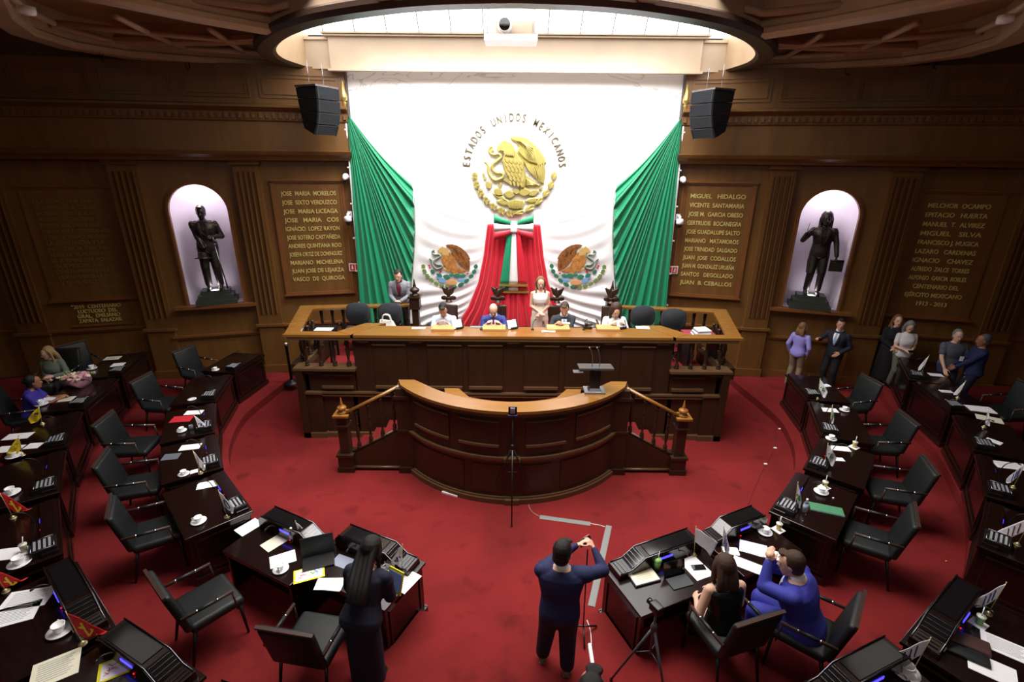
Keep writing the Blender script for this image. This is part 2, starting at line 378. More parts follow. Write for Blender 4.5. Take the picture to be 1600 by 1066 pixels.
    for i in range(len(Lp)-3):
        d = Lp[i+1]-Lp[i]; n = int(d.length/.13); u = d.normalized(); nn = Vector((-u.y, u.x, 0))*SD
        for k in range(n):
            p = Lp[i]+u*(k+.5)*d.length/n+nn*.16; b.box((0, 0, 6.14), (.06, .06, .1), 0, T(p.x, p.y, 0) @ RZ(atan2(u.y, u.x)))
        # raised panel outlines above the belt
        m = 1 if i == 0 else 2
        for q in range(m):
            a = Lp[i]+d*((q+.06)/m)+nn*.1; c2 = Lp[i]+d*((q+.94)/m)+nn*.1; ln = (c2-a).length; MM = T(a.x, a.y, 0) @ RZ(atan2(u.y, u.x))
            for g in (0, .07):
                for zz in (6.5+g, 6.95-g): b.box((ln/2, 0, zz), (ln-2*g, .05, .022), 0, MM)
                for xx in (g, ln-g): b.box((xx, 0, 6.725), (.022, .05, .45-2*g), 0, MM)
    struct(b.build('trim_cornice_'+nm, M_WALL))
b = MB(); b.add([(-14.8, -4, 0), (14.8, -4, 0), (14.8, -4, 7.7), (-14.8, -4, 7.7)], [(0, 1, 2, 3)]); struct(b.build('wall_gallery', M_WALL))
b = MB(); b.box((0, 12.5, 4.0), (7.44, .2, 8)); struct(b.build('wall_back', M_MARBLE))
b = MB()
for sx in (-1, 1): b.box((sx*3.715, 12.33, 4.0), (.05, .18, 6.2))
struct(b.build('trim_marble_edge', M_RIM))

# ---- ceiling with the oval opening and the luminous panels above it
OP = [(0, 7.28), (.8, 7.36), (1.49, 7.56), (2.32, 7.97), (2.85, 8.35), (3.4, 8.9), (3.95, 9.65), (4.32, 10.36), (4.5, 11.1), (4.45, 11.8), (4.4, 12.3)]
op = [(p.x, p.y) for p in spl([(x, y, 0) for x, y in OP], 4)]
full = mirror_path(op)[::-1][:-1]+op        # left end .. front .. right end
b = MB(); zc = 7.62
for i in range(len(full)-1):
    a, c = full[i], full[i+1]
    def out(p):
        k = 15/max(abs(p[0]), .001) if False else 1
        return (p[0]*3.45, -4.2+(p[1]-7.28)/(12.3-7.28)*16.8, zc)
    b.add([(a[0], a[1], zc), (c[0], c[1], zc), out(c), out(a)], [(3, 2, 1, 0)])
b.box((0, 4, 8.05), (31, 18, .1))
struct(b.build('ceiling', M_CEIL))
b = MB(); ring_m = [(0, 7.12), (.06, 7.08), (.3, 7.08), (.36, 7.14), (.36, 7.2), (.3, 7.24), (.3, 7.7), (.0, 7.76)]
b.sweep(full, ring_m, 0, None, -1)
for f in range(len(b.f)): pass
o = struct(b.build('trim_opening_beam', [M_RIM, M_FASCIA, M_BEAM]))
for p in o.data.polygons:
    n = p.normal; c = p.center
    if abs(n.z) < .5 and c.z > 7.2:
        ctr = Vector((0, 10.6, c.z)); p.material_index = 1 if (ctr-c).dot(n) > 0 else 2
b = MB(); lum = MB()
lum.add([(x, y, 7.755) for x, y in full], [tuple(range(len(full)))[::-1]])
m = bpy.data.materials.new('luminous_panel'); m.use_nodes = True; nt = m.node_tree; nt.nodes.clear()
em = nt.nodes.new('ShaderNodeEmission'); em.inputs[0].default_value = (1, .985, .97, 1); em.inputs[1].default_value = SKY_STRENGTH
ou = nt.nodes.new('ShaderNodeOutputMaterial'); nt.links.new(em.outputs[0], ou.inputs[0])
struct(lum.build('ceiling_luminous_panel', m))
for k in range(-6, 7):
    if k == 0: continue
    x0 = k*.66; x1 = k*.46
    yb = [q for q in op if q[0] >= abs(x1)*.98][0][1] if abs(x1) < 4.4 else 10
    b.tube([(x0, 11.9, 7.745), (x1, max(yb, 7.4)+.05, 7.745)], .012, 4)
struct(b.build('trim_panel_joints', M_RIM))
b = MB()
b.box((0, 12.0, 7.36), (7.76, .1, .66)); b.box((0, 11.96, 7.68), (7.9, .2, .03)); b.box((0, 11.95, 7.72), (8.0, .26, .03)); b.box((0, 11.95, 7.05), (7.84, .16, .05))
for sx in (-1, 1): b.box((sx*4.25, 12.12, 7.36), (.95, .06, .6)); b.box((sx*4.25, 12.1, 7.1), (.95, .1, .04)); b.box((sx*4.25, 12.1, 7.65), (.95, .12, .05))
struct(b.build('trim_fascia', M_FASCIA))
# beams that carry the ceiling
def beam(path, z0, z1, w, mats, nm, closed=False):
    b = MB(); h = w/2
    b.sweep(path, [(-h, z0), (-h-.04, z0+.03), (-h-.04, z0+.1), (-h, z0+.13), (-h, z1), (h, z1), (h, z0+.13), (h+.04, z0+.1), (h+.04, z0+.03), (h, z0)], 0, None, 1)
    return struct(b.build(nm, mats))
for sd in (-1, 1):
    f = (lambda p: [(x*sd, y) for x, y in p])
    beam(f([(5.0, 12.2), (6.4, 11.7), (7.5, 11.1), (7.95, 10.2), (7.75, 9.1), (7.1, 8.0), (6.2, 6.9), (5.3, 6.0)]), 7.1, 7.62, .3, M_BEAM, 'trim_outer_beam')
    beam(f([(3.75, 8.85), (4.35, 8.2), (5.1, 7.1), (5.7, 6.0)]), 7.1, 7.62, .24, M_BEAM, 'trim_radial_beam')
    beam(f([(4.7, 10.6), (5.8, 10.9), (7.6, 10.9)]), 7.3, 7.62, .2, M_BEAM, 'trim_cross_beam')
    beam(f([(1.5, 7.4), (1.9, 6.4), (2.2, 5.4)]), 7.15, 7.62, .2, M_BEAM, 'trim_radial_beam')
    for pl in ([(84, 36), (197, 48), (309, 58), (402, 66)], [(79, 39), (183, 66), (253, 72), (405, 83)], [(177, 24), (239, 55), (290, 75)], [(325, 44), (385, 84)], [(295, -2), (422, 14), (450, 7)], [(0, -14), (50, 20), (84, 36)]):
        pts = []
        for px, py in pl: q = at(px, py, 7.34); pts.append((q.x*(-sd), q.y, 7.34))
        b = MB(); b.tube(pts, .05, 8); struct(b.build('trim_ceiling_rail', M_BEAM))
    for px in (150, 286):
        q = at(px, 66 if px == 150 else 80, 7.3); b = MB(); x = q.x*(-sd)
        b.tube([(x, q.y, 7.55), (x, q.y, 7.02), (x+.08, q.y-.05, 6.97)], .012, 6); b.tube([(x+.07, q.y, 7.55), (x+.07, q.y, 7.0)], .012, 6)
        tag(b.build('hanging_bracket', M_BLK), 'dark metal hanging bracket under the %s ceiling beam, %s' % ('left' if sd < 0 else 'right', 'the outer one' if px == 150 else 'nearer the oval opening'), 'bracket')
    q = at(38, 5, 7.2); b = MB(); b.lathe([(.001, 0), (.09, .01), (.1, .05), (.1, .1)], (q.x*(-sd), q.y, 7.06), 16)
    tag(b.build('ceiling_spotlight', M_WHITE), 'small white round spotlight in the %s upper corner of the ceiling' % ('left' if sd < 0 else 'right'), 'spotlight')

# ================================================================== WALL THINGS
def tablet(sd, i, X0, X1, z0, z1, label, lines, lw, lh, top, gap, bold=(), frame=True, extra=None, LM=None):
    LM = LM or M_GOLDL
    M, w = bay(sd, i); a = facelocal(sd, i, X0); c = facelocal(sd, i, X1); l, r = min(a, c), max(a, c); cx = (l+r)/2; wd = r-l
    e = empty('inscription_tablet', M @ Vector((cx, 0, z0)), M.to_euler().z, label, 'tablet', 'inscribed wall tablets')
    h = z1-z0; b = MB(); b.box((0, -.015, h/2), (wd, .03, h)); b.build('panel', M_WALL, e)
    b = MB(); b.box((0, -.045, h), (wd+.08, .09, .04)); b.box((0, -.03, h-.04), (wd+.03, .06, .04)); b.build('top_molding', M_TRIM, e)
    b = MB(); b.box((0, -.05, 0), (wd+.1, .1, .035)); b.box((0, -.035, .035), (wd+.04, .07, .04)); b.build('bottom_molding', M_TRIM, e)
    if frame:
        b = MB()
        for sx in (-1, 1): b = MB(); b.box((sx*(wd/2), -.03, h/2), (.05, .06, h)); b.box((sx*(wd/2-.045), -.02, h/2), (.06, .05, h-.1)); b.build('side_molding', M_TRIM, e)
    for k, s in enumerate(lines):
        t = s if isinstance(s, tuple) else (s, lw, 0); b = MB()
        put_text(b, t[0], t[2], h-top-k*gap, t[1], lh, -.032); b.build('lettering_line', LM, e)
    if extra: extra(e, h, wd)
    return e
tablet(-1, 0, 4.0, 5.5, 2.15, 4.82, 'wooden tablet left of the flags headed JOSE MARIA MORELOS in gold letters',
       ['JOSE  MARIA  MORELOS', 'JOSE  SIXTO VERDUZCO', 'JOSE  MARIA LICEAGA', 'JOSE   MARIA   COS', 'IGNACIO  LOPEZ RAYON', 'JOSE SOTERO CASTAÑEDA', 'ANDRES QUINTANA ROO', 'JOSEFA ORTIZ DE DOMINGUEZ', 'MARIANO  MICHELENA', 'JUAN JOSE DE LEJARZA', 'VASCO  DE  QUIROGA'], 1.2, .095, .34, .2)
tablet(1, 0, 3.95, 5.47, 2.15, 4.85, 'wooden tablet right of the flags headed MIGUEL HIDALGO in gold letters',
       ['MIGUEL   HIDALGO', 'VICENTE  SANTAMARIA', 'JOSE M.  GARCIA OBESO', 'GERTRUDIS  BOCANEGRA', 'JOSE GUADALUPE SALTO', 'MARIANO   MATAMOROS', 'JOSE TRINIDAD  SALGADO', 'JUAN  JOSE  CODALLOS', 'JUAN M. GONZALEZ URUEÑA', 'SANTOS   DEGOLLADO', 'JUAN  B. CEBALLOS'], 1.2, .095, .36, .205)
def ex_l(e, h, wd):
    b = MB()
    for k, (s, w) in enumerate((('"2019  CENTENARIO', .98), ('LUCTUOSO  DEL', .78), ('GRAL.  EMILIANO', .86), ('ZAPATA  SALAZAR', .86))): put_text(b, s, -.05, -.2-k*.115, w, .085, -.012)
    b.build('lower_lettering', M_GOLDL, e); b = MB(); b.box((.0, -.02, -.62), (1.25, .04, .03)); b.build('lower_molding', M_TRIM, e)
M_OLDGOLD = mat('dim_gold_letter', (128, 108, 48), .5, .2)
e = tablet(-1, 4, 8.85, 10.5, 2.17, 4.7, 'dark wooden tablet at far left with dense faded lettering and 2019 CENTENARIO below',
       [('QUE COMO LA BUENA LEY', 1.3, 0), ('ES SUPERIOR A TODO', 1.1, -.1), ('HOMBRE LAS QUE DICTE', 1.3, 0), ('NUESTRO CONGRESO', 1.0, -.12), ('DEBEN SER TALES QUE', 1.12, -.08), ('OBLIGUEN A CONSTANCIA', 1.3, 0), ('Y PATRIOTISMO MODEREN', 1.3, 0), ('LA OPULENCIA Y LA', 1.1, -.08), ('INDIGENCIA Y DE TAL', 1.15, -.06), ('SUERTE SE AUMENTE', 1.12, -.06), ('EL JORNAL DEL POBRE', 1.2, -.03), ('QUE MEJORE SUS', .9, -.16), ('COSTUMBRES ALEJE', 1.15, -.05), ('LA IGNORANCIA LA RAPIÑA', 1.2, 0), ('Y EL HURTO', .7, -.25), ('MORELOS', .45, .4)], 1.2, .08, .36, .128, frame=False, extra=ex_l, LM=M_OLDGOLD)
tablet(1, 4, 8.85, 10.45, 1.9, 4.75, 'dark wooden tablet at far right headed MELCHOR OCAMPO in gold letters',
       [('MELCHOR  OCAMPO', 1.15, 0), ('EPITACIO   HUERTA', 1.15, 0), ('MANUEL  T.  ALVIREZ', 1.15, 0), ('MIGUEL   SILVA', 1.15, 0), ('FRANCISCO J. MUGICA', 1.15, 0), ('LAZARO   CARDENAS', 1.15, 0), ('IGNACIO    CHAVEZ', 1.15, 0), ('ALFREDO  ZALCE  TORRES', 1.12, 0), ('ALFONSO  GARCIA  ROBLES', 1.12, 0), ('CENTENARIO DEL', .9, .02), ('EJÉRCITO MEXICANO', 1.12, .02), ('1913 - 2013', .6, .04)], 1.15, .095, .36, .2, frame=False)

# line-array loudspeakers
def line_array(sd):
    p = onwall(497, 141, 11.35); x = abs(p.x)*sd+sd*.02
    e = empty('line_array_speaker', (x, 11.35, 5.7), -sd*radians(66), 'black curved line array loudspeaker hanging %s of the flags' % ('left' if sd < 0 else 'right'), 'loudspeaker', 'hanging line arrays')
    fr = [(-.25, .93), (-.255, .70), (-.23, .47), (-.17, .25), (-.07, .05)]; bk = [(.27, .93), (.25, .72), (.225, .53), (.20, .34), (.165, .17)]
    for k in range(4):
        (a0, z0), (a1, z1), (b0, w0), (b1, w1) = fr[k], fr[k+1], bk[k], bk[k+1]; g_ = .006; b = MB()
        b.add([(-.3, a0, z0-g_), (.3, a0, z0-g_), (.3, b0, w0-g_), (-.3, b0, w0-g_), (-.3, a1, z1+g_), (.3, a1, z1+g_), (.3, b1, w1+g_), (-.3, b1, w1+g_)], [(0, 1, 2, 3), (7, 6, 5, 4), (0, 4, 5, 1), (1, 5, 6, 2), (2, 6, 7, 3), (3, 7, 4, 0)])
        c = b.build('speaker_cabinet', M_BLK, e); g = MB(); d = Vector((0, a1-a0, z1-z0)); an = atan2(a1-a0, -(z1-z0)); M = T(0, (a0+a1)/2, (z0+z1)/2) @ RX(an)
        g.box((0, -.012, 0), (.56, .02, d.length-.03), 0, M)
        for q in range(8): g.box((0, -.028, -.09+q*.026), (.54, .012, .008), 0, M)
        for sx in (-1, 1): g.box((sx*.29, -.02, 0), (.02, .05, d.length-.02), 0, M)
        g.build('grille', M_FAB, c)
    b = MB(); b.box((0, 0, .95), (.64, .54, .035)); b.tube([(-.2, 0, .96), (-.2, 0, 1.4)], .008, 6); b.tube([(.2, 0, .96), (.2, 0, 1.4)], .008, 6); b.build('rigging_frame', M_STEEL, e)
line_array(-1); line_array(1)

# small wall fittings beside the flags
for sd, s in ((-1, 'left'), (1, 'right')):
    x = 3.88*sd; yw = 12.26
    b = MB(); b.lathe([(.001, 0), (.07, .01), (.075, .05), (.06, .1), (.04, .12)], (0, 0, 0), 16, 0, RX(pi/2) @ T(0, 0, 0)); b.ell((0, -.14, -.03), (.05, .05, .05), 0)
    o = b.build('dome_camera', M_WHITE); o.location = (x, yw, 4.9); tag(o, 'small white dome camera high beside the %s flag' % s, 'camera')
    e = empty('security_camera', (x, yw, 3.95), 0, 'white pan tilt security camera on an arm beside the %s flag' % s, 'camera')
    b = MB(); b.box((0, 0, .1), (.1, .06, .14)); b.tube([(0, 0, .12), (0, -.18, .12), (0, -.2, .05)], .03, 8); b.build('bracket', M_WHITE, e)
    b = MB(); b.lathe([(.06, .08), (.085, .05), (.085, -.03), (.06, -.05)], (0, -.2, 0), 16); b.build('housing', M_WHITE, e)
    b = MB(); b.ell((0, -.2, -.06), (.06, .06, .07)); b.build('lens_dome', M_BLK, e)
    e = empty('exit_sign', (x, yw-.01, 2.78), 0, 'red and white exit route sign on wood beside the %s flag' % s, 'sign')
    b = MB(); b.box((0, 0, 0), (.3, .02, .19)); b.build('board', M_SIGNW, e)
    b = MB(); b.box((-.065, -.012, 0), (.12, .006, .15)); b.box((.07, -.012, 0), (.11, .006, .15)); b.build('red_field', M_SIGNR, e)
    b = MB(); b.add([(-.065-.035, -.017, -.005), (-.065, -.017, -.055), (-.065+.035, -.017, -.005), (-.065+.013, -.017, -.005), (-.065+.013, -.017, .05), (-.065-.013, -.017, .05), (-.065-.013, -.017, -.005)], [tuple(range(7))])
    b.ell((.075, -.017, .045), (.012, .003, .012)); b.box((.07, -.017, 0), (.02, .003, .06)); b.box((.085, -.017, -.04), (.014, .003, .04)); b.box((.055, -.017, -.035), (.014, .003, .04)); b.box((.095, -.017, .015), (.04, .003, .014)); b.build('pictogram', M_SIGNW, e)
    # flag poles with spear finials
    e = empty('flag_pole', (3.74*sd, 12.2, 1.3), 0, 'slim white flag pole with brass spear tip at the %s edge of the marble' % s, 'flag pole')
    b = MB(); b.tube([(-.03*sd*-4 if False else sd*.08, 0, 0), (0, 0, 5.0)], .022, 8)
    for k in range(6): b.box((sd*(.08-.016*k)+sd*.02, 0, .6+k*.8), (.07, .05, .03))
    b.build('pole', M_WHITE, e)
    b = MB(); b.lathe([(.03, 4.98), (.035, 5.12), (.05, 5.14), (.025, 5.17), (.07, 5.2), (.075, 5.26), (.05, 5.36), (.0, 5.62)], (0, 0, 0), 8); b.build('spear_finial', M_GOLD, e)

# projector in its lift
e = empty('projector', (-.08, 9.6, 7.14), 0, 'beige ceiling projector with round black lens on a lowered white tray', 'projector')
b = MB(); b.rbox((.06, 0, .19), (.62, .5, .2), .04); b.build('body', mat('projector_beige', (190, 170, 150), .5), e)
b = MB(); b.lathe([(.001, 0), (.1, 0), (.12, .03), (.11, .12), (.09, .12)], (0, 0, 0), 24, 0, T(-.1, -.25, .2) @ RX(pi/2)); b.build('lens_ring', M_WHITE, e)
b = MB(); b.lathe([(.001, .11), (.088, .12), (.09, .05)], (0, 0, 0), 24, 0, T(-.1, -.26, .2) @ RX(pi/2)); b.build('lens', M_GLOSS, e)
b = MB(); b.box((0, 0, .03), (.86, .62, .04)); b.box((0, -.31, .03), (.86, .02, .09)); b.build('tray', M_WHITE, e)
b = MB()
for x in (-.38, .38):
    for y in (-.25, .25): b.box((x, y, .32), (.02, .02, .58))
b.box((0, -.25, .5), (.8, .03, .03)); b.box((0, -.25, .58), (.8, .03, .03)); b.box((0, .25, .58), (.8, .03, .03)); b.box((0, 0, .59), (.06, .5, .04)); b.build('lift_frame', M_STEEL, e)
# ================================================================== FLAGS, ARMS, RIBBON
YF = 12.22
def ngon_pillow(b, pts, y0, d, m=0, M=None, k=.82, f=None):
    # outline plus a raised inner face; pts are (x, z); faces -y
    a = sum(pts[i][0]*pts[(i+1) % len(pts)][1]-pts[(i+1) % len(pts)][0]*pts[i][1] for i in range(len(pts)))
    if a < 0: pts = pts[::-1]
    n = len(pts); ins = []
    w = max(max(p[0] for p in pts)-min(p[0] for p in pts), max(p[1] for p in pts)-min(p[1] for p in pts))*(1-k)*.22
    for i in range(n):
        p0, p1, p2 = Vector(pts[i-1]), Vector(pts[i]), Vector(pts[(i+1) % n])
        e1 = (p1-p0); e2 = (p2-p1)
        if e1.length < 1e-6 or e2.length < 1e-6: ins.append(p1); continue
        e1.normalize(); e2.normalize(); nn = Vector((-e1.y-e2.y, e1.x+e2.x))
        if nn.length < .2: nn = Vector((-e1.y, e1.x))
        nn.normalize(); ins.append(p1+nn*w)
    vs = [(p[0], y0, p[1]) for p in pts]+[(p[0], y0-d*.5, p[1]) for p in pts]+[(p.x, y0-d, p.y) for p in ins]
    if f: vs = [(x, y+f(x, z), z) for x, y, z in vs]
    fs = []
    for j in (0, 1):
        for i in range(n): fs.append((j*n+i, j*n+(i+1) % n, (j+1)*n+(i+1) % n, (j+1)*n+i))
    fs.append(tuple(2*n+i for i in range(n)))
    b.add(vs, fs, m, M)
def leafpts(x, y, ang, L, w, n=6):
    pts = []
    for i in range(n+1):
        t = i/n; pts.append((t*L, w*sin(pi*t)**.8))
    for i in range(n-1, 0, -1):
        t = i/n; pts.append((t*L, -w*sin(pi*t)**.8))
    c, s = cos(ang), sin(ang); return [(x+a*c-q*s, y+a*s+q*c) for a, q in pts]
def arms(parent, cx, cz, sx, sz, mirror, mats, y0, depth, f=None):
    """eagle on a cactus with a snake in its beak, wreath below; drawn in a 1066 unit square"""
    idx = {}
    def P(x, y): return (cx+(x-555)*sx*(-1 if mirror else 1), cz-(y-500)*sz)
    def poly(b, pts, d=1, up=0, k=.82): ngon_pillow(b, [P(*p) for p in pts], y0-up*depth, depth*d, 0, None, k, f)
    def leaf(b, x, y, a, L, w, d=.6, up=0): poly(b, leafpts(x, y, a, L, w), d, up, .7)
    def snake(b, pts, r):
        c = spl([(x, y, 0) for x, y in pts], 6); n = len(c)
        q = [Vector((P(p.x, p.y)[0], y0-depth*.6+(f(*P(p.x, p.y)) if f else 0), P(p.x, p.y)[1])) for p in c]
        b.tube(q, [r*sx*(.35+.65*sin(pi*min(.92, max(.08, i/n)))**.5) for i in range(n)], 6)
    # wing
    b = MB(); poly(b, [(515, 238), (545, 222), (600, 222), (660, 240), (715, 278), (765, 330), (800, 385), (822, 440), (770, 470), (735, 500), (700, 490), (650, 465), (612, 420), (580, 365), (585, 315), (560, 275), (530, 260)], .6)
    for i in range(9):          # primaries
        t = i/8; leaf(b, 640+160*t, 440-20*t+20*sin(t*3), radians(58+32*t), 120+90*t, 13, .7, .3)
    for i in range(8):
        t = i/7; leaf(b, 575+120*t, 330-40*t, radians(45+28*t), 150+30*t, 12, .5, .7)
    for i in range(7):
        t = i/6; leaf(b, 560+70*t, 255-8*t+30*t*t, radians(25+50*t), 170-20*t, 11, .5, .9)
    wing = b.build('wing', mats['wing'], parent)
    b = MB(); poly(b, [(470, 370), (452, 430), (462, 490), (480, 535), (530, 590), (575, 615), (610, 655), (640, 655), (652, 590), (648, 520), (632, 450), (600, 400), (565, 340), (520, 350)], .9, .3)
    for r in range(6):
        for q in range(5):
            x = 480+q*34+r*8-(10 if r % 2 else 0); y = 400+r*38+q*4
            if x < 630: leaf(b, x, y, radians(62+q*5), 52, 12, .45, 1.1)
    poly(b, [(645, 545), (700, 575), (775, 632), (735, 648), (640, 640)], .5); [leaf(b, 648, 575+i*10, radians(28-i*5), 120, 8, .4, .4) for i in range(6)]
    b.build('body', mats['body'], parent)
    b = MB(); poly(b, [(412, 345), (410, 318), (430, 290), (455, 268), (480, 250), (490, 268), (520, 275), (545, 305), (560, 350), (545, 378), (500, 388), (478, 378), (468, 352), (440, 348), (425, 358)], .9, .5)
    for q in range(5): leaf(b, 470+q*16, 335+q*2, radians(75), 55, 11, .4, 1.3)
    b.build('head', mats['head'], parent)
    b = MB(); snake(b, [(368, 312), (345, 330), (350, 362), (385, 378), (425, 372), (443, 398), (410, 430), (375, 460), (372, 500), (405, 528), (450, 530), (462, 560), (430, 582), (392, 590), (360, 565), (335, 515), (335, 465), (305, 436)], 15)
    poly(b, [(340, 345), (350, 318), (378, 308), (372, 330), (388, 345), (360, 360)], .8)
    b.build('snake', mats['snake'], parent)
    b = MB()
    poly(b, [(465, 560), (520, 590), (545, 620), (500, 615), (455, 590), (415, 585), (430, 570)], .7); leaf(b, 610, 640, radians(70), 45, 16); leaf(b, 625, 650, radians(20), 40, 10); b.build('talons', mats['talon'], parent)
    b = MB()
    for x, y, a, L, w in ((320, 600, 60, 75, 28), (385, 665, 35, 90, 32), (465, 700, 12, 100, 36), (590, 700, -8, 110, 36), (675, 715, -22, 95, 28), (545, 690, -10, 60, 26)):
        leaf(b, x, y, radians(a), L, w, .9)
    b.build('cactus_pad', mats['cactus'], parent)
    b = MB()
    for x, y, a in ((312, 590, -110), (300, 560, -100), (430, 660, -85), (440, 640, -80), (765, 665, -25)): leaf(b, x, y, radians(a), 34, 13, .8)
    b.build('cactus_fruit', mats['fruit'], parent)
    b = MB(); A = [(225, 520), (222, 590), (250, 665), (290, 735), (345, 795), (410, 840), (480, 870), (545, 880)]
    for i in range(len(A)-1):
        x, y = A[i]; x2, y2 = A[i+1]; a = atan2(y2-y, x2-x)
        leaf(b, x, y, a, hypot(x2-x, y2-y)*1.05, 22); [leaf(b, x+(x2-x)*q+4*c, y+(y2-y)*q, a+.75*c, 44, 12, .5, .3) for q in (.1, .5) for c in (-1, 1)]
    b.build('oak_wreath', mats['oak'], parent)
    b = MB(); A = [(560, 880), (650, 860), (735, 800), (800, 735), (850, 665), (880, 590), (895, 510)]
    for i in range(len(A)-1):
        x, y = A[i]; x2, y2 = A[i+1]; a = atan2(y2-y, x2-x); L = hypot(x2-x, y2-y)
        leaf(b, x, y, a, L*.98, 27); leaf(b, x+4, y-2, a+.25, L*.8, 10, .4, .7); leaf(b, x+4, y+2, a-.25, L*.8, 10, .4, .7)
    b.build('laurel_wreath', mats['laurel'], parent)
    b = MB(); leaf(b, 370, 700, radians(30), 160, 22); leaf(b, 400, 770, radians(8), 140, 30); leaf(b, 640, 770, radians(-8), 150, 26); b.build('water', mats['water'], parent)
    b = MB(); poly(b, [(505, 770), (560, 755), (630, 765), (645, 800), (630, 835), (560, 840), (510, 830), (495, 800)], .9)
    for q in range(4): leaf(b, 515+q*30, 765, radians(90), 70, 9, .4, .9)
    b.build('island', mats['rock'], parent)
    b = MB()
    for a in (60, 90, 120, 35, 145): leaf(b, 572, 850, radians(a), 55, 11, .7)
    b.build('ribbon', mats['ribbon'], parent)
g = {k: M_GOLDR for k in ('wing', 'body', 'head', 'snake', 'talon', 'cactus', 'fruit', 'oak', 'laurel', 'water', 'rock', 'ribbon')}
e = empty('coat_of_arms', (0, 12.38, 5.08), 0, 'gold relief of an eagle devouring a snake above a wreath on white marble', 'emblem')
arms(e, 0, 0, .00277, .00262, False, g, 0, .07)
e = empty('arched_lettering', (0, 12.38, 5.08), 0, 'pale gold arched lettering ESTADOS UNIDOS MEXICANOS around the gold eagle', 'lettering')
txt = 'ESTADOS UNIDOS MEXICANOS'; b = MB(); R = 1.03; M_LET = mat('pale_gold_letter', (92, 84, 56), .8)
for i, ch in enumerate(txt):
    if ch == ' ': continue
    a = radians(178-176*(i+.5)/len(txt)); bb = MB(); me, x0, x1 = textmesh(ch)
    X = T(R*cos(a), 0, R*sin(a)) @ RY(pi/2-a)
    put_text(bb, ch, 0, 0, min(.1, (x1-x0)*.17), .17, 0, 0, 0, X); bb.build('letter_'+ch.lower(), M_LET, e)

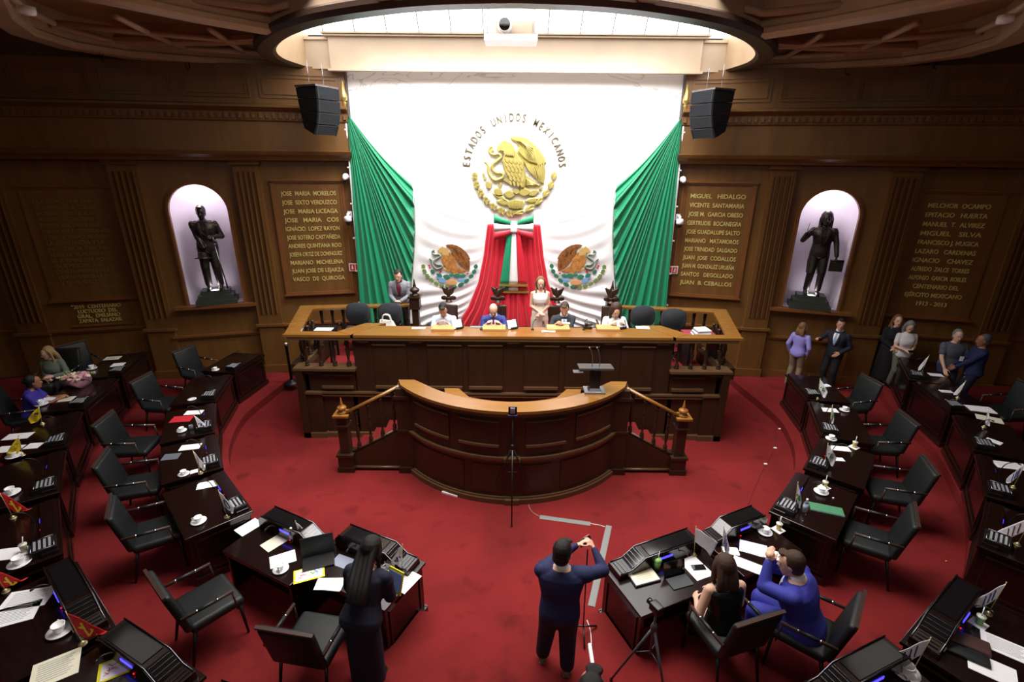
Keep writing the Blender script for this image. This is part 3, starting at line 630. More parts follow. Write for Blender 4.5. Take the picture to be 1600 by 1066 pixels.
FA = Vector((3.68, 6.2)); S2 = lambda t: t*t*(3-2*t)
def fold_white(k, t):                # k across (green to red), t down
    ed = min(1, 5*k, 5*(1-k)); lower = .35+1.0*t**1.5; mid = math.exp(-(((k-.5)/.28)**2+((t-.42)/.2)**2))
    return -.03-.05*lower*ed*(.5+.5*sin(2*pi*(7*t+1.6*k*t*2+.6*k)))*(1-.85*mid)-.02*(1-abs(2*k-1))
def make_flag(sd):
    e = empty('national_flag', (0, YF, 0), 0, 'large green white and red flag draped from the %s pole across the marble' % ('left' if sd < 0 else 'right'), 'flag', 'draped national flags')
    X = (lambda x: sd*x)
    # green fan
    C = [(3.83, 1.3), (3.6, 1.28), (3.3, 1.27), (3.0, 1.27), (2.78, 1.28), (2.66, 1.36), (2.6, 1.8), (2.5, 2.5), (2.42, 3.06), (2.36, 3.6), (2.34, 4.13), (2.33, 4.45), (2.36, 4.74)]
    ns = 230; nr = 26
    cp = [Vector((x, z, 0)) for x, z in C]; ln = [0]
    for i in range(1, len(cp)): ln.append(ln[-1]+(cp[i]-cp[i-1]).length)
    def cpt(s):
        d = s*ln[-1]
        for i in range(1, len(cp)):
            if d <= ln[i]+1e-9: t = (d-ln[i-1])/(ln[i]-ln[i-1]); return cp[i-1].lerp(cp[i], t)
        return cp[-1]
    vs = []; fs = []
    for j in range(nr+1):
        r = .02+.98*j/nr
        for i in range(ns+1):
            s = i/ns; c = cpt(s); sag = .10*sin(pi*r)*max(0, s-.75)/.25
            x = FA.x+(c.x-FA.x)*r; z = FA.y+(c.y-FA.y)*r-sag
            ph = 2*pi*(15*s+1.2*sin(4*s)); amp = (.012+.05*r)*(1 if s < .97 else (1-s)/.03)
            y = -.05-amp*(1+sin(ph)+.35*sin(2.3*ph+1))
            vs.append((X(x), y, z))
    for j in range(nr):
        for i in range(ns): q = j*(ns+1)+i; fs.append((q, q+1, q+ns+2, q+ns+1) if sd > 0 else (q+1, q, q+ns+1, q+ns+2))
    b = MB(); b.add(vs, fs, 0, None, True); o = b.build('green_band', M_GRN, e); sm = o.modifiers.new('t', 'SOLIDIFY'); sm.thickness = .012
    # white field
    def Lc(t): return cpt(1-t*.62 if False else 1-(ln[-1]-ln[5])/ln[-1]*t)
    def Rc(t):
        pts = [(.62, 3.86), (.72, 3.1), (.86, 2.44), (1.12, 1.8), (1.46, 1.28)]; u = t*4; i = min(3, int(u)); u -= i
        return Vector((pts[i][0]+(pts[i+1][0]-pts[i][0])*u, pts[i][1]+(pts[i+1][1]-pts[i][1])*u))
    def wpos(k, t):
        l, r = Lc(t), Rc(t); kk = 4*k*(1-k)
        return (l.x+(r.x-l.x)*k, l.y+(r.y-l.y)*k-(.2*(1-t)+.16*t*(1-t)*4)*kk*(1 if t < .9 else (1-t)*10))
    nk, nt_ = 70, 170; vs = []; fs = []
    for j in range(nt_+1):
        for i in range(nk+1):
            k, t = i/nk, j/nt_; x, z = wpos(k, t); vs.append((X(x), fold_white(k, t), z))
    for j in range(nt_):
        for i in range(nk): q = j*(nk+1)+i; fs.append((q, q+nk+1, q+nk+2, q+1) if sd < 0 else (q, q+1, q+nk+2, q+nk+1))
    b = MB(); b.add(vs, fs, 0, None, True); o = b.build('white_band', M_WHT, e); sm = o.modifiers.new('t', 'SOLIDIFY'); sm.thickness = .012
    # red drop
    vs = []; fs = []; ni, nj = 120, 50
    for j in range(nj+1):
        t = j/nj; r = Rc(t)
        for i in range(ni+1):
            k = i/ni; x = r.x*(1-k); z = r.y+(1.28-1.28)*0+(3.84-r.y)*0+(0 if t < 1 else 0)
            z = r.y; ph = 2*pi*(6.5*k+.4*sin(5*k)); amp = (.012+.035*t)*min(1, 8*k+.05)
            vs.append((X(x), -.04-amp*(1+sin(ph)+.3*sin(2.1*ph)), z))
    for j in range(nj):
        for i in range(ni): q = j*(ni+1)+i; fs.append((q, q+ni+1, q+ni+2, q+1) if sd < 0 else (q, q+1, q+ni+2, q+ni+1))
    b = MB(); b.add(vs, fs, 0, None, True); o = b.build('red_band', M_RED, e); sm = o.modifiers.new('t', 'SOLIDIFY'); sm.thickness = .012
    # printed arms, following the cloth
    cm = {'wing': mat('eagle_brown', (132, 78, 30), .7, noise=.45, nscale=16), 'body': mat('eagle_tan', (176, 116, 52), .7, noise=.35, nscale=18), 'head': mat('eagle_head', (196, 158, 92), .7),
          'snake': mat('snake_grey', (130, 140, 128), .7), 'talon': mat('talon_ochre', (206, 160, 80), .7), 'cactus': mat('cactus_green', (44, 116, 92), .7), 'fruit': mat('cactus_fruit_red', (190, 30, 60), .7),
          'oak': mat('oak_green', (112, 136, 72), .7), 'laurel': mat('laurel_green', (36, 110, 84), .7), 'water': mat('water_blue', (120, 164, 206), .7), 'rock': mat('island_ochre', (206, 156, 100), .7), 'ribbon': mat('ribbon_dark', (120, 70, 76), .7)}
    pc = onwall(703 if sd < 0 else 903, 410, YF)
    f = lambda x, z: 0
    arms(e, pc.x, pc.z, .00192, .00162, sd > 0, cm, -.082, .004, f)
    return e
make_flag(-1); make_flag(1)
# bow and ribbon
e = empty('tricolour_ribbon', (0, YF-.14, 3.8), 0, 'green white and red bow with long fringed tails hanging below the gold eagle', 'ribbon')
def strip(b, P0, P1, P2, P3, m, y0, y1, n=10, bulge=.05):
    vs = []; fs = []
    for i in range(n+1):
        t = i/n; a = [P0[k]+(P1[k]-P0[k])*t for k in (0, 1)]; c = [P3[k]+(P2[k]-P3[k])*t for k in (0, 1)]; y = y0+(y1-y0)*t-bulge*sin(pi*t)
        vs += [(a[0], y, a[1]), (c[0], y, c[1])]
    for i in range(n): fs.append((2*i, 2*i+1, 2*i+3, 2*i+2))
    b.add(vs, fs, m, None, True)
cols = [M_GRN, M_WHT, M_RED]
for sd, nm in ((-1, 'bow_loop'), (1, 'bow_loop')):
    b = MB()
    for q in range(3):
        i0, i1 = .14-q*.09, .14-(q+1)*.09; o0 = .30-q*.2; o1 = .30-(q+1)*.2
        if sd > 0: strip(b, (0.05*sd, i0), (.46*sd, o0), (.46*sd, o1), (.05*sd, i1), q, -.02, -.04)
        else: strip(b, (.05*sd, i0), (.46*sd, o0), (.46*sd, o1), (.05*sd, i1), q, -.02, -.04)
    o = b.build(nm, cols, e); sm = o.modifiers.new('t', 'SOLIDIFY'); sm.thickness = .03
for L_, w0, w1, nm, y in ((-1.52, .28, .72, 'back_tail', .02), (-1.34, .26, .66, 'front_tail', -.03)):
    b = MB(); 
    for q in range(3):
        a0 = -w0/2+w0*q/3; a1 = -w0/2+w0*(q+1)/3; c0 = -w1/2+w1*q/3; c1 = -w1/2+w1*(q+1)/3
        vs = []; n = 14
        for i in range(n+1):
            t = i/n; vs += [(a0+(c0-a0)*t, y-.03*sin(pi*t), -.02+L_*t), (a1+(c1-a1)*t, y-.03*sin(pi*t)-.01, -.02+L_*t)]
        b.add(vs, [(2*i, 2*i+2, 2*i+3, 2*i+1) for i in range(n)], q, None, True)
    o = b.build(nm, cols, e); sm = o.modifiers.new('t', 'SOLIDIFY'); sm.thickness = .01
    b = MB(); b.box((0, y, L_-.05), (w1+.04, .03, .05)); b.build('gold_fringe', M_GOLD, e)
b = MB(); b.rbox((0, -.05, .01), (.16, .1, .26), .04); b.build('knot', M_WHT, e)

# ================================================================== PRESIDING DAIS
def baluster(b, x, y, z0, z1, m=0, s=1, M=None):
    h = z1-z0
    pr = [(.045, 0), (.045, .06), (.03, .075), (.042, .1), (.042, .13), (.02, .17), (.024, .25), (.038, .42), (.04, .48), (.026, .58), (.02, .62), (.032, .645), (.032, .67), (.022, .7), (.03, .85), (.036, .9), (.024, .93), (.04, .95), (.04, 1)]
    b.lathe([(r*s, z*h) for r, z in pr], (x, y, z0), 10, m, M)
def finial(b, x, y, z, s=1, m=0):
    b.lathe([(r*s, h*s) for r, h in ((.001, 0), (.09, 0), (.1, .02), (.06, .04), (.05, .06), (.09, .09), (.1, .12), (.08, .15), (.03, .18), (.035, .2), (.022, .24), (.012, .32), (.0, .36))], (x, y, z), 16, m)
YD = 9.0
e = empty('presiding_desk', (0, YD, 0), 0, 'long dark wood presiding desk with honey coloured top spanning the raised dais', 'desk')
b = MB(); b.box((0, .15, 1.55), (6.1, .3, 1.22)); b.box((0, .1, .5), (6.3, .2, 1.0))
b.box((0, -.01, 2.06), (6.1, .04, .1)); b.build('front_wall', M_DAIS, e)
b = MB()
for x0, x1 in ((-2.67, -2.04), (-1.63, -.98), (-.85, -.2), (.22, .88), (1.01, 1.65), (2.07, 2.7)):
    b = MB(); b.box(((x0+x1)/2, -.012, 1.56), (x1-x0, .02, .86), 0); b.build('raised_panel', M_DAIS, e)
b = MB()
for x0, x1 in ((-2.67, -2.04), (-1.63, -.98), (-.85, -.2), (.22, .88), (1.01, 1.65), (2.07, 2.7)):
    b.box(((x0+x1)/2, -.03, 2.0), (x1-x0, .05, .02)); b.box(((x0+x1)/2, -.035, 1.12), (x1-x0, .07, .05))
for x in (-2.85, -1.84, 0, 1.84, 2.85): b.box((x, -.04, 2.07), (.24, .06, .03))
b.build('panel_molding', M_DAIST, e)
for sx in (-1, 1):
    b = MB(); b.box((sx*3.6, .11, .75), (1.06, .22, 1.5)); b.box((sx*4.06, .6, .75), (.16, 1.2, 1.5))
    b.box((sx*4.12, .02, .75), (.14, .26, 1.5)); b.build('side_wall', M_DAIS, e)
b = MB()
for sx in (-1, 1):
    b.box((sx*3.62, .03, 1.5), (1.2, .3, .05)); b.box((sx*4.16, .6, 1.494), (.14, 1.3, .05))
    b.box((sx*3.42, -.02, 1.36), (.62, .05, .025)); b.box((sx*3.42, -.02, 1.1), (.62, .06, .05)); b.box((sx*4.0, -.02, 1.4), (.3, .05, .03))
b.box((0, -.03, .99), (8.3, .08, .035)); b.box((0, -.03, .93), (8.2, .06, .03)); b.box((0, -.03, .05), (8.3, .08, .1))
for sx in (-1, 1): b.box((sx*3.95, -.04, .99), (.46, .12, .04)); b.box((sx*3.95, -.04, .05), (.46, .14, .12)); b.box((sx*4.165, .62, .966), (.06, 1.3, .06)); b.box((sx*4.165, .63, .055), (.06, 1.3, .11))
b.build('base_molding', M_DAIST, e)
for sx in (-1, 1): b = MB(); b.box((sx*3.95, -.035, .53), (.4, .06, .86)); b.build('corner_pilaster', M_DAIS, e)
b = MB(); b.prism([(-3.05, -.1), (3.05, -.1), (2.75, .46), (-2.75, .46)], 2.16, 2.21); b.prism([(-4.32, -.1), (-3.0, -.1), (-3.0, .1), (-4.3, .1)], 2.16, 2.21); b.prism([(4.32, -.1), (3.0, -.1), (3.0, .1), (4.3, .1)], 2.16, 2.21)
for sx in (-1, 1): b.prism([(sx*3.05, -.1), (sx*3.35, .1), (sx*2.95, .62), (sx*2.55, .62), (sx*2.7, .46)], 2.161, 2.215)
b.build('desk_top', M_TOP, e)
b = MB(); b.box((0, -.06, 2.13), (8.5, .06, .06)); b.build('top_edge', M_DAIST, e)
for sx in (-1, 1):
    for k in range(4):
        b = MB(); baluster(b, sx*(3.18+k*.27), .05, 1.525, 2.14); b.build('baluster', M_DAIS, e)
    for k in range(3):
        b = MB(); baluster(b, sx*(4.14+.02*k), .3+k*.35, 1.525, 2.14); b.build('baluster', M_DAIS, e)
# dais floor and stairs behind
b = MB(); b.box((0, 10.75, .65), (7.9, 3.2, 1.26)); b.box((0, 11.9, 1.0), (7.3, .9, .56)); struct(b.build('floor', M_CARPET))
for sx, s in ((-1, 'left'), (1, 'right')):
    e = empty('balustrade', (0, 0, 1.28), 0, 'wooden balustrade with turned balusters along the %s end of the dais' % s, 'railing')
    b = MB(); b.prism([(sx*4.315, YD+.0), (sx*4.06, YD+.1), (sx*4.38, 10.6), (sx*4.75, 10.85)], .88, .926); b.prism([(sx*4.75, 10.85), (sx*4.38, 10.6), (sx*2.25, 10.98), (sx*2.25, 11.13)], .882, .924); b.build('handrail', M_TOP, e)
    for k in range(9):
        t = (k+.5)/9; x = 4.4+(2.3-4.4)*t; y = 10.78+.27*t; b = MB(); baluster(b, sx*x, y, .02, .88, s=1.2); b.build('baluster', M_DAIS, e)
    for k in range(4):
        b = MB(); baluster(b, sx*(4.22+.085*k), 9.4+k*.36, .24, .88); b.build('baluster', M_DAIS, e)
    b = MB(); b.box((sx*4.25, 9.9, .12), (.2, 1.6, .24)) ; b.build('kerb', M_DAIS, e)
    e = empty('newel_post', (sx*2.2, 10.95, 1.28), 0, 'square wooden newel post with pointed finial on the %s of the dais' % s, 'post', 'dais newel posts')
    b = MB(); b.box((0, 0, .45), (.15, .15, .9)); b.box((0, 0, 1.0), (.22, .22, .24)); b.box((0, 0, 1.13), (.28, .28, .04)); b.box((0, 0, .87), (.25, .25, .03)); b.build('post', M_DAIS, e)
    b = MB(); finial(b, 0, 0, 1.15, 1.1); b.build('finial', M_DAIS, e)

# ================================================================== SPEAKERS' ROSTRUM
CY, RR = 9.25, 2.32
e = empty('speakers_rostrum', (0, CY, 0), 0, 'curved dark panelled rostrum with honey wood top in front of the dais', 'rostrum')
def arc(r, a0, a1, n=28, y0=0): return [(r*sin(a0+(a1-a0)*i/n), y0-r*cos(a0+(a1-a0)*i/n)) for i in range(n+1)]
AM = radians(52)
def arcwall(b, r0, r1, z0, z1, a0=-AM, a1=AM, n=32, m=0): b.prism(arc(r1, a0, a1, n)+arc(r0, a0, a1, n)[::-1], z0, z1, m)
b = MB(); arcwall(b, RR-.14, RR, 0, 1.68); b.build('curved_wall', M_DAIS, e)
b = MB(); arcwall(b, RR-.1, RR+.05, .84, .88); arcwall(b, RR-.1, RR+.03, .79, .84); arcwall(b, RR-.1, RR+.06, 0, .09); arcwall(b, RR-.1, RR+.03, .09, .12); arcwall(b, RR-.1, RR+.04, 1.6, 1.68)
for a0, a1 in ((-45, -26), (-21.5, -5.2), (5.2, 21.5), (26, 45)):
    a0, a1 = radians(a0), radians(a1); arcwall(b, RR-.05, RR+.035, 1.5, 1.52, a0, a1, 8); arcwall(b, RR-.05, RR+.045, 1.06, 1.1, a0, a1, 8)
arcwall(b, RR-.05, RR+.1, .83, .89, -.055, .055, 4); arcwall(b, RR-.05, RR+.09, 0, .1, -.05, .05, 4)
b.build('molding', M_DAIST, e)
for a0, a1 in ((-45, -26), (-21.5, -5.2), (5.2, 21.5), (26, 45)): b = MB(); arcwall(b, RR-.05, RR+.015, 1.1, 1.5, radians(a0), radians(a1), 8); b.build('raised_panel', M_DAIS, e)
for a0, a1 in ((-47, -20), (-16, -4), (4, 16), (20, 47)): b = MB(); arcwall(b, RR-.05, RR+.012, .2, .72, radians(a0), radians(a1), 8); b.build('lower_panel', M_DAIS, e)
b = MB(); b.prism(arc(RR+.09, -AM, AM, 40)+[(1.98, -1.27), (1.7, -1.27)]+arc(RR-.24, -AM*.86, AM*.86, 36)[::-1]+[(-1.7, -1.27), (-1.98, -1.27)], 1.68, 1.73); b.build('rostrum_top', M_TOP, e)
b = MB(); b.prism(arc(RR-.25, -AM*.62, AM*.62, 24)+[(1.2, -1.2), (.95, -1.2)]+arc(RR-.62, -AM*.5, AM*.5, 24)[::-1]+[(-.95, -1.2), (-1.2, -1.2)], 1.5, 1.54); b.build('inner_desk', M_TOP, e)
for sx in (-1, 1):
    b = MB(); b.box((sx*1.88, -1.36, .83), (.24, .3, 1.66)); b.box((sx*1.88, -1.36, 1.5), (.3, .34, .06)); b.box((sx*1.88, -1.36, .86), (.28, .34, .04)); b.box((sx*1.88, -1.36, .06), (.3, .36, .12)); b.build('end_post', M_DAIS, e)
b = MB(); b.prism(arc(RR-.15, -AM, AM, 28)+[(1.8, -.35), (-1.8, -.35)], 0, .66); b.build('platform', M_CARPET, e)
# stairs on both sides
for sx, s in ((-1, 'left'), (1, 'right')):
    e = empty('staircase', (0, 0, 0), 0, 'short red carpeted stair with wooden railing on the %s of the rostrum' % s, 'staircase', 'rostrum stairs')
    for k in range(4):
        x0 = 2.95-k*.27; b = MB(); b.box((sx*(x0+1.75)/2, 8.33, (k+1)*.0825), (x0-1.75, .88, (k+1)*.165)); b.build('step', M_CARPET, e)
    for y in (7.86,):
        b = MB(); pl = [(3.0, 0), (1.78, 0), (1.78, .84), (1.95, .84), (2.9, .30), (3.0, .28)]
        b.add([(sx*x, y-.04, z) for x, z in pl]+[(sx*x, y+.04, z) for x, z in pl], [tuple(range(6)), tuple(range(6, 12))[::-1]]+[(i, i+6, (i+1) % 6+6, (i+1) % 6) for i in range(6)])
        b.build('stringer', M_DAIS, e)
        b = MB(); b.tube([(sx*2.92, y, .33), (sx*1.95, y, .88)], .04, 4, flat=.5, up=(0, 0, 1)); b.tube([(sx*2.9, y-.045, .06), (sx*1.8, y-.045, .06)], .03, 4); b.build('lower_rail', M_DAIST, e)
        b = MB(); b.tube([(sx*2.98, y, 1.1), (sx*1.95, y, 1.66)], .055, 4, flat=.6, up=(0, 0, 1)); b.build('handrail', M_TOP, e)
        for k in range(4):
            x = 2.74-k*.22; z = .33+(2.92-x)*.567; b = MB(); baluster(b, sx*x, y, z, z+.74, s=.9); b.build('baluster', M_DAIS, e)
        b = MB(); b.box((sx*2.98, y, .55), (.17, .17, 1.1)); b.box((sx*2.98, y, .16), (.26, .26, .32)); b.box((sx*2.98, y, .34), (.3, .3, .04)); b.box((sx*2.98, y, .05), (.3, .3, .1)); b.box((sx*2.98, y, .92), (.24, .24, .03)); n_ = b.build('newel', M_DAIS, e)
        b = MB(); b.box((0, 0, 1.12), (.27, .27, .04)); n2 = b.build('newel_cap', M_TOP, e); n2.location = (sx*2.98, y, 0)
        b = MB(); finial(b, 0, 0, 1.14, .85); q = b.build('finial', mat('honey_finial', (150, 96, 40), .25, coat=.4), e); q.location = (sx*2.98, y, 0)
# lectern stand with two microphones
p = at(928, 612, 1.73)
e = empty('lectern', (p.x, p.y+.02, 1.73), 0, 'small dark metal lectern with two gooseneck microphones on the rostrum top', 'lectern')
b = MB(); b.box((0, 0, .015), (.34, .26, .03)); b.box((0, 0, .05), (.22, .18, .05), 0, None, .7); b.build('base', M_STEEL, e)
b = MB(); b.box((0, 0, .22), (.16, .12, .36)); b.build('column', M_BLK, e)
b = MB(); b.box((0, -.02, .42), (.56, .32, .03), 0, T(0, 0, 0) @ RX(radians(-8))); b.box((-.3, -.12, .40), (.16, .12, .015)); b.build('shelf', mat('lectern_grey', (70, 66, 66), .35), e)
for x in (-.06, .06):
    b = MB(); b.tube(spl([(x, 0, .43), (x, .0, .58), (x-.03, -.03, .72), (x-.06, -.06, .78)], 5), .007, 6); b.tube([(x-.06, -.06, .78), (x-.075, -.075, .8)], .013, 8); b.build('microphone', M_STEEL, e)
# ================================================================== PEOPLE
SKIN = mat('skin_tan', (196, 142, 112), .55); SKINL = mat('skin_light', (222, 176, 150), .55); SKIND = mat('skin_brown', (160, 106, 80), .55)
LIP = mat('lips', (160, 80, 76), .5); EYEW = mat('eye_white', (235, 232, 228), .3); EYEB = mat('eye_dark', (34, 22, 16), .2)
HB = mat('hair_black', (22, 18, 18), .5, bump=.5, bscale=90, stretch=(6, 6, .6)); HBR = mat('hair_brown', (66, 42, 28), .5, bump=.5, bscale=90, stretch=(6, 6, .6))
HBL = mat('hair_blond', (176, 146, 98), .5, bump=.5, bscale=90, stretch=(6, 6, .6)); HG = mat('hair_grey', (128, 126, 124), .6, bump=.5, bscale=90); HLB = mat('hair_light_brown', (120, 84, 52), .5, bump=.5, bscale=90, stretch=(6, 6, .6))
def ik(a, c, l1, l2, pole):
    d = c-a; L = min(d.length, (l1+l2)*.995); d.normalize(); c = a+d*L
    x = (l1*l1-l2*l2+L*L)/(2*L); h = sqrt(max(0, l1*l1-x*x)); p = pole-d*pole.dot(d)
    if p.length < 1e-4: p = Vector((0, 0, -1))
    return a+d*x+p.normalized()*h, c
def capsule(b, p, q, r0, r1, n=12, fl=1, up=None):
    p, q = Vector(p), Vector(q); d = (q-p).normalized()
    pts = [p-d*r0*.95, p-d*r0*.7, p-d*r0*.3, p]; rr = [r0*.25, r0*.7, r0*.95, r0]
    for t in (.33, .66): pts.append(p.lerp(q, t)); rr.append(r0+(r1-r0)*t)
    pts += [q, q+d*r1*.3, q+d*r1*.7, q+d*r1*.95]; rr += [r1, r1*.95, r1*.7, r1*.25]
    b.tube(pts, rr, n, 0, None, fl, True, up)
def hand(b, w, d, n, side, curl=.5, spread=1):
    # w wrist, d finger direction, n palm normal (towards what it faces), side: thumb direction sign
    d = d.normalized(); n = (n-d*n.dot(d)).normalized(); t = d.cross(n)*side
    for k in range(4):
        o = t*(.030-.020*k)*spread; kn = w+d*.088+o-d*.006*abs(k-1); capsule(b, w+o*.6, kn, .013, .0105, 8)
        L = (.042, .047, .044, .034)[k]; dd = d.copy(); p = kn; r = .0098
        for j in range(3):
            ang = curl*(.5+.35*j); q = (d*cos(sum((curl*(.5+.3*i)) for i in range(j+1)))+n*sin(sum((curl*(.5+.3*i)) for i in range(j+1))))
            e_ = p+q*L*(1, .7, .55)[j]; capsule(b, p, e_, r, r*.92, 8); p = e_; r *= .93
    q = w+d*.02+t*.02; p = q+(d*.5+t*.75+n*.25).normalized()*.042; capsule(b, q, p, .015, .012, 8)
    e_ = p+(d*.85+t*.25+n*.45).normalized()*.034; capsule(b, p, e_, .011, .010, 8); capsule(b, e_, e_+(d*.9+n*.5).normalized()*.024, .010, .009, 8)
def ringat(c, rt, fw, rx, ry, n=22, sq=1.0, yo=0):
    out = []
    for i in range(n):
        a = 2*pi*i/n; ca, sa = cos(a), sin(a)
        k = 1/((abs(ca)**2.4+abs(sa)**2.4)**(1/2.4)) if sq > 1 else 1
        out.append(c+rt*(rx*ca*k)+fw*(ry*sa*k+yo))
    return out
def person(label, loc, rz, H=1.72, sit=False, lean=0, twist=0, look=(0, 0), handL=None, handR=None, top='suit', topm=None, shirt=None, tie=None, botm=None, bot='trousers', skin=None, hair=None, hs='short', shoe=None, fem=False, wide=1.0, sleeves='long', worldhands=False, pole=None, name='person', cat='person', body_all=None, feet=None, curl=.55, fine=True, hsc=1.08, group=None):
    skin = skin or SKIN; hair = hair or HB; shoe = shoe or mat('black_shoe', (18, 17, 17), .3); sc = H/1.72
    e = empty(name, loc, rz, label, cat, group); RT = Vector((1, 0, 0)); FW = Vector((0, 1, 0)); UP = Vector((0, 0, 1))
    hz = .54 if sit else .93; hip = Vector((0, 0, hz)); B_ = RX(-radians(lean)); Tw = RZ(radians(twist))
    def ub(x, y, z): return hip+(Tw @ (B_ @ Vector((x, y, z))))       # upper body, z from the hip
    frt = (Tw @ (B_ @ RT.to_4d())).to_3d(); ffw = (Tw @ (B_ @ FW.to_4d())).to_3d(); fup = (Tw @ (B_ @ UP.to_4d())).to_3d()
    w = wide; sw = .172 if fem else .192; sw *= (1+(w-1)*.5)
    chest = [(-.13, .10, .09, 0), (-.07, .155, .115, -.005), (0, .165 if fem else .155, .12, -.005), (.08, .145 if fem else .15, .11, 0), (.16, .125 if fem else .145, .10, .0), (.26, .142 if fem else .16, .118, .008), (.34, .155 if fem else .175, .12, .008), (.41, .16 if fem else .18, .105, 0), (.46, .13 if fem else .15, .085, -.005), (.50, .075, .065, -.008), (.525, .05, .05, -.008)]
    if fem: chest[5] = (.26, .142, .13, .022); chest[6] = (.34, .155, .128, .02)
    def torso(b, inf, z0, z1, flare=0):
        rings = []
        for z, rx, ry, yo in chest:
            if z < z0-1e-6 or z > z1+1e-6: continue
            if sit and z < -.05: 
                pass
            k = flare*max(0, (.05-z))
            rings.append(ringat(ub(0, yo, z), frt, ffw, rx*w+inf+k, ry*w+inf+k, 22, 1.2))
        b.loft(rings)
    sh = {s: ub(s*sw, -.005, .435) for s in (-1, 1)}
    inv = Matrix.Translation(loc) @ RZ(rz); inv = inv.inverted()
    def tgt(h, s):
        if h is None: return ub(s*(sw+.05), .05, .435-.50)
        h = Vector(h); return (inv @ h)/sc if worldhands else h
    arm = {}
    for s, h in ((-1, handL), (1, handR)):
        t = tgt(h, s); pl = Vector((s*.5, -.4, -1.0)) if pole is None else Vector((s*pole[0], pole[1], pole[2]))
        el, wr = ik(sh[s], t, .285, .255, pl); arm[s] = (el, wr)
    leg = {}
    for s in (-1, 1):
        hp = hip+Vector((s*.09, 0, -.03))
        if sit: kn = Vector((s*.11, .42, .50)); an = Vector((s*.12, .40, .09))
        else:
            f = (s*.11, 0) if feet is None else feet[0 if s < 0 else 1]
            an = Vector((f[0], f[1], .085)); kn, an = ik(hp, an, .42, .415, Vector((0, 1, 0)))
        leg[s] = (hp, kn, an)
    # head frame
    yw, pt = radians(look[0]), radians(look[1])
    HM = T(*(ub(0, .012, .655)+Vector((0, .02*(lean > 10), 0)))) @ Tw @ RX(-radians(lean)*.45) @ RZ(yw) @ RX(pt) @ Matrix.Scale(hsc, 4)
    b = MB(); torso(b, 0, -1, 1); nb = ub(0, -.012, .49); hb = HM @ Vector((0, -.015, -.04)); capsule(b, nb, hb, .056 if not fem else .047, .052 if not fem else .044, 14)
    prof = [(-.118, .022, .026, .052), (-.108, .038, .045, .04), (-.085, .052, .066, .026), (-.05, .063, .082, .010), (-.015, .070, .090, .002), (.02, .0735, .094, -.002), (.055, .072, .093, -.006), (.085, .060, .079, -.008), (.105, .040, .054, -.010), (.116, .018, .024, -.010)]
    b.loft([ringat(HM @ Vector((0, y, z)), (HM @ Vector((1, 0, 0, 0))).to_3d(), (HM @ Vector((0, 1, 0, 0))).to_3d(), rx, ry, 20) for z, rx, ry, y in prof])
    capsule(b, HM @ Vector((0, .088, .012)), HM @ Vector((0, .107, -.026)), .008, .0135, 8)          # nose
    capsule(b, HM @ Vector((-.012, .094, -.03)), HM @ Vector((.012, .094, -.03)), .010, .010, 8)
    capsule(b, HM @ Vector((-.04, .08, .028)), HM @ Vector((.04, .08, .028)), .011, .011, 8)          # brow
    capsule(b, HM @ Vector((-.012, .079, -.062)), HM @ Vector((.012, .079, -.062)), .012, .012, 8)
    for s in (-1, 1): b.ell((0, 0, 0), (.009, .018, .03), 0, HM @ T(s*.075, -.008, -.004), 10)
    for s in (-1, 1):
        el, wr = arm[s]; a0 = sh[s]
        capsule(b, sh[s]-frt*s*.03, a0.lerp(el, .12), .050*w, .044*w, 14); capsule(b, a0, el, .045*w, .039*w, 12); capsule(b, el, wr, .038*w, .025, 12)
        d = (wr-el).normalized(); nrm = Vector((-s*.8, .2, -.3)) if handL is None and handR is None else Vector((-s*.6, 0, -.6))
        hand(b, wr, d, nrm, -1 if (d.cross(nrm)).dot(UP) < 0 and (d.z > -.7) else 1 if d.z > -.7 else (1 if d.cross(nrm).y > 0 else -1), curl)
        hp, kn, an = leg[s]; capsule(b, hp, kn, .083*w, .055, 12); capsule(b, kn, an, .054, .036, 12); capsule(b, an+Vector((0, -.03, -.045)), an+Vector((0, .13, -.06)), .034, .026, 10)
    bx = b.build('body', body_all or skin, e, rem=.009, smi=2)
    if body_all is None or True:
        if body_all is None:
            for s in (-1, 1):
                q = MB(); q.ell((0, 0, 0), (.0115, .008, .0062), 0, HM @ T(s*.031, .0855, .006), 10); ey = q.build('eye', EYEW, e)
                q = MB(); q.ell((0, 0, 0), (.0052, .003, .0052), 0, HM @ T(s*.031, .0925, .006), 8); q.build('iris', EYEB, ey)
                q = MB(); q.tube([HM @ Vector((s*.016, .098, .028)), HM @ Vector((s*.034, .094, .034)), HM @ Vector((s*.05, .083, .029))], [.003, .0042, .002], 6); q.build('eyebrow', hair if hs != 'bald' else HBR, e)
            q = MB(); q.ell((0, 0, 0), (.022, .007, .007), 0, HM @ T(0, .0935, -.062), 10); q.build('mouth', LIP, e)
    # hair
    q = MB(); hm = body_all or hair
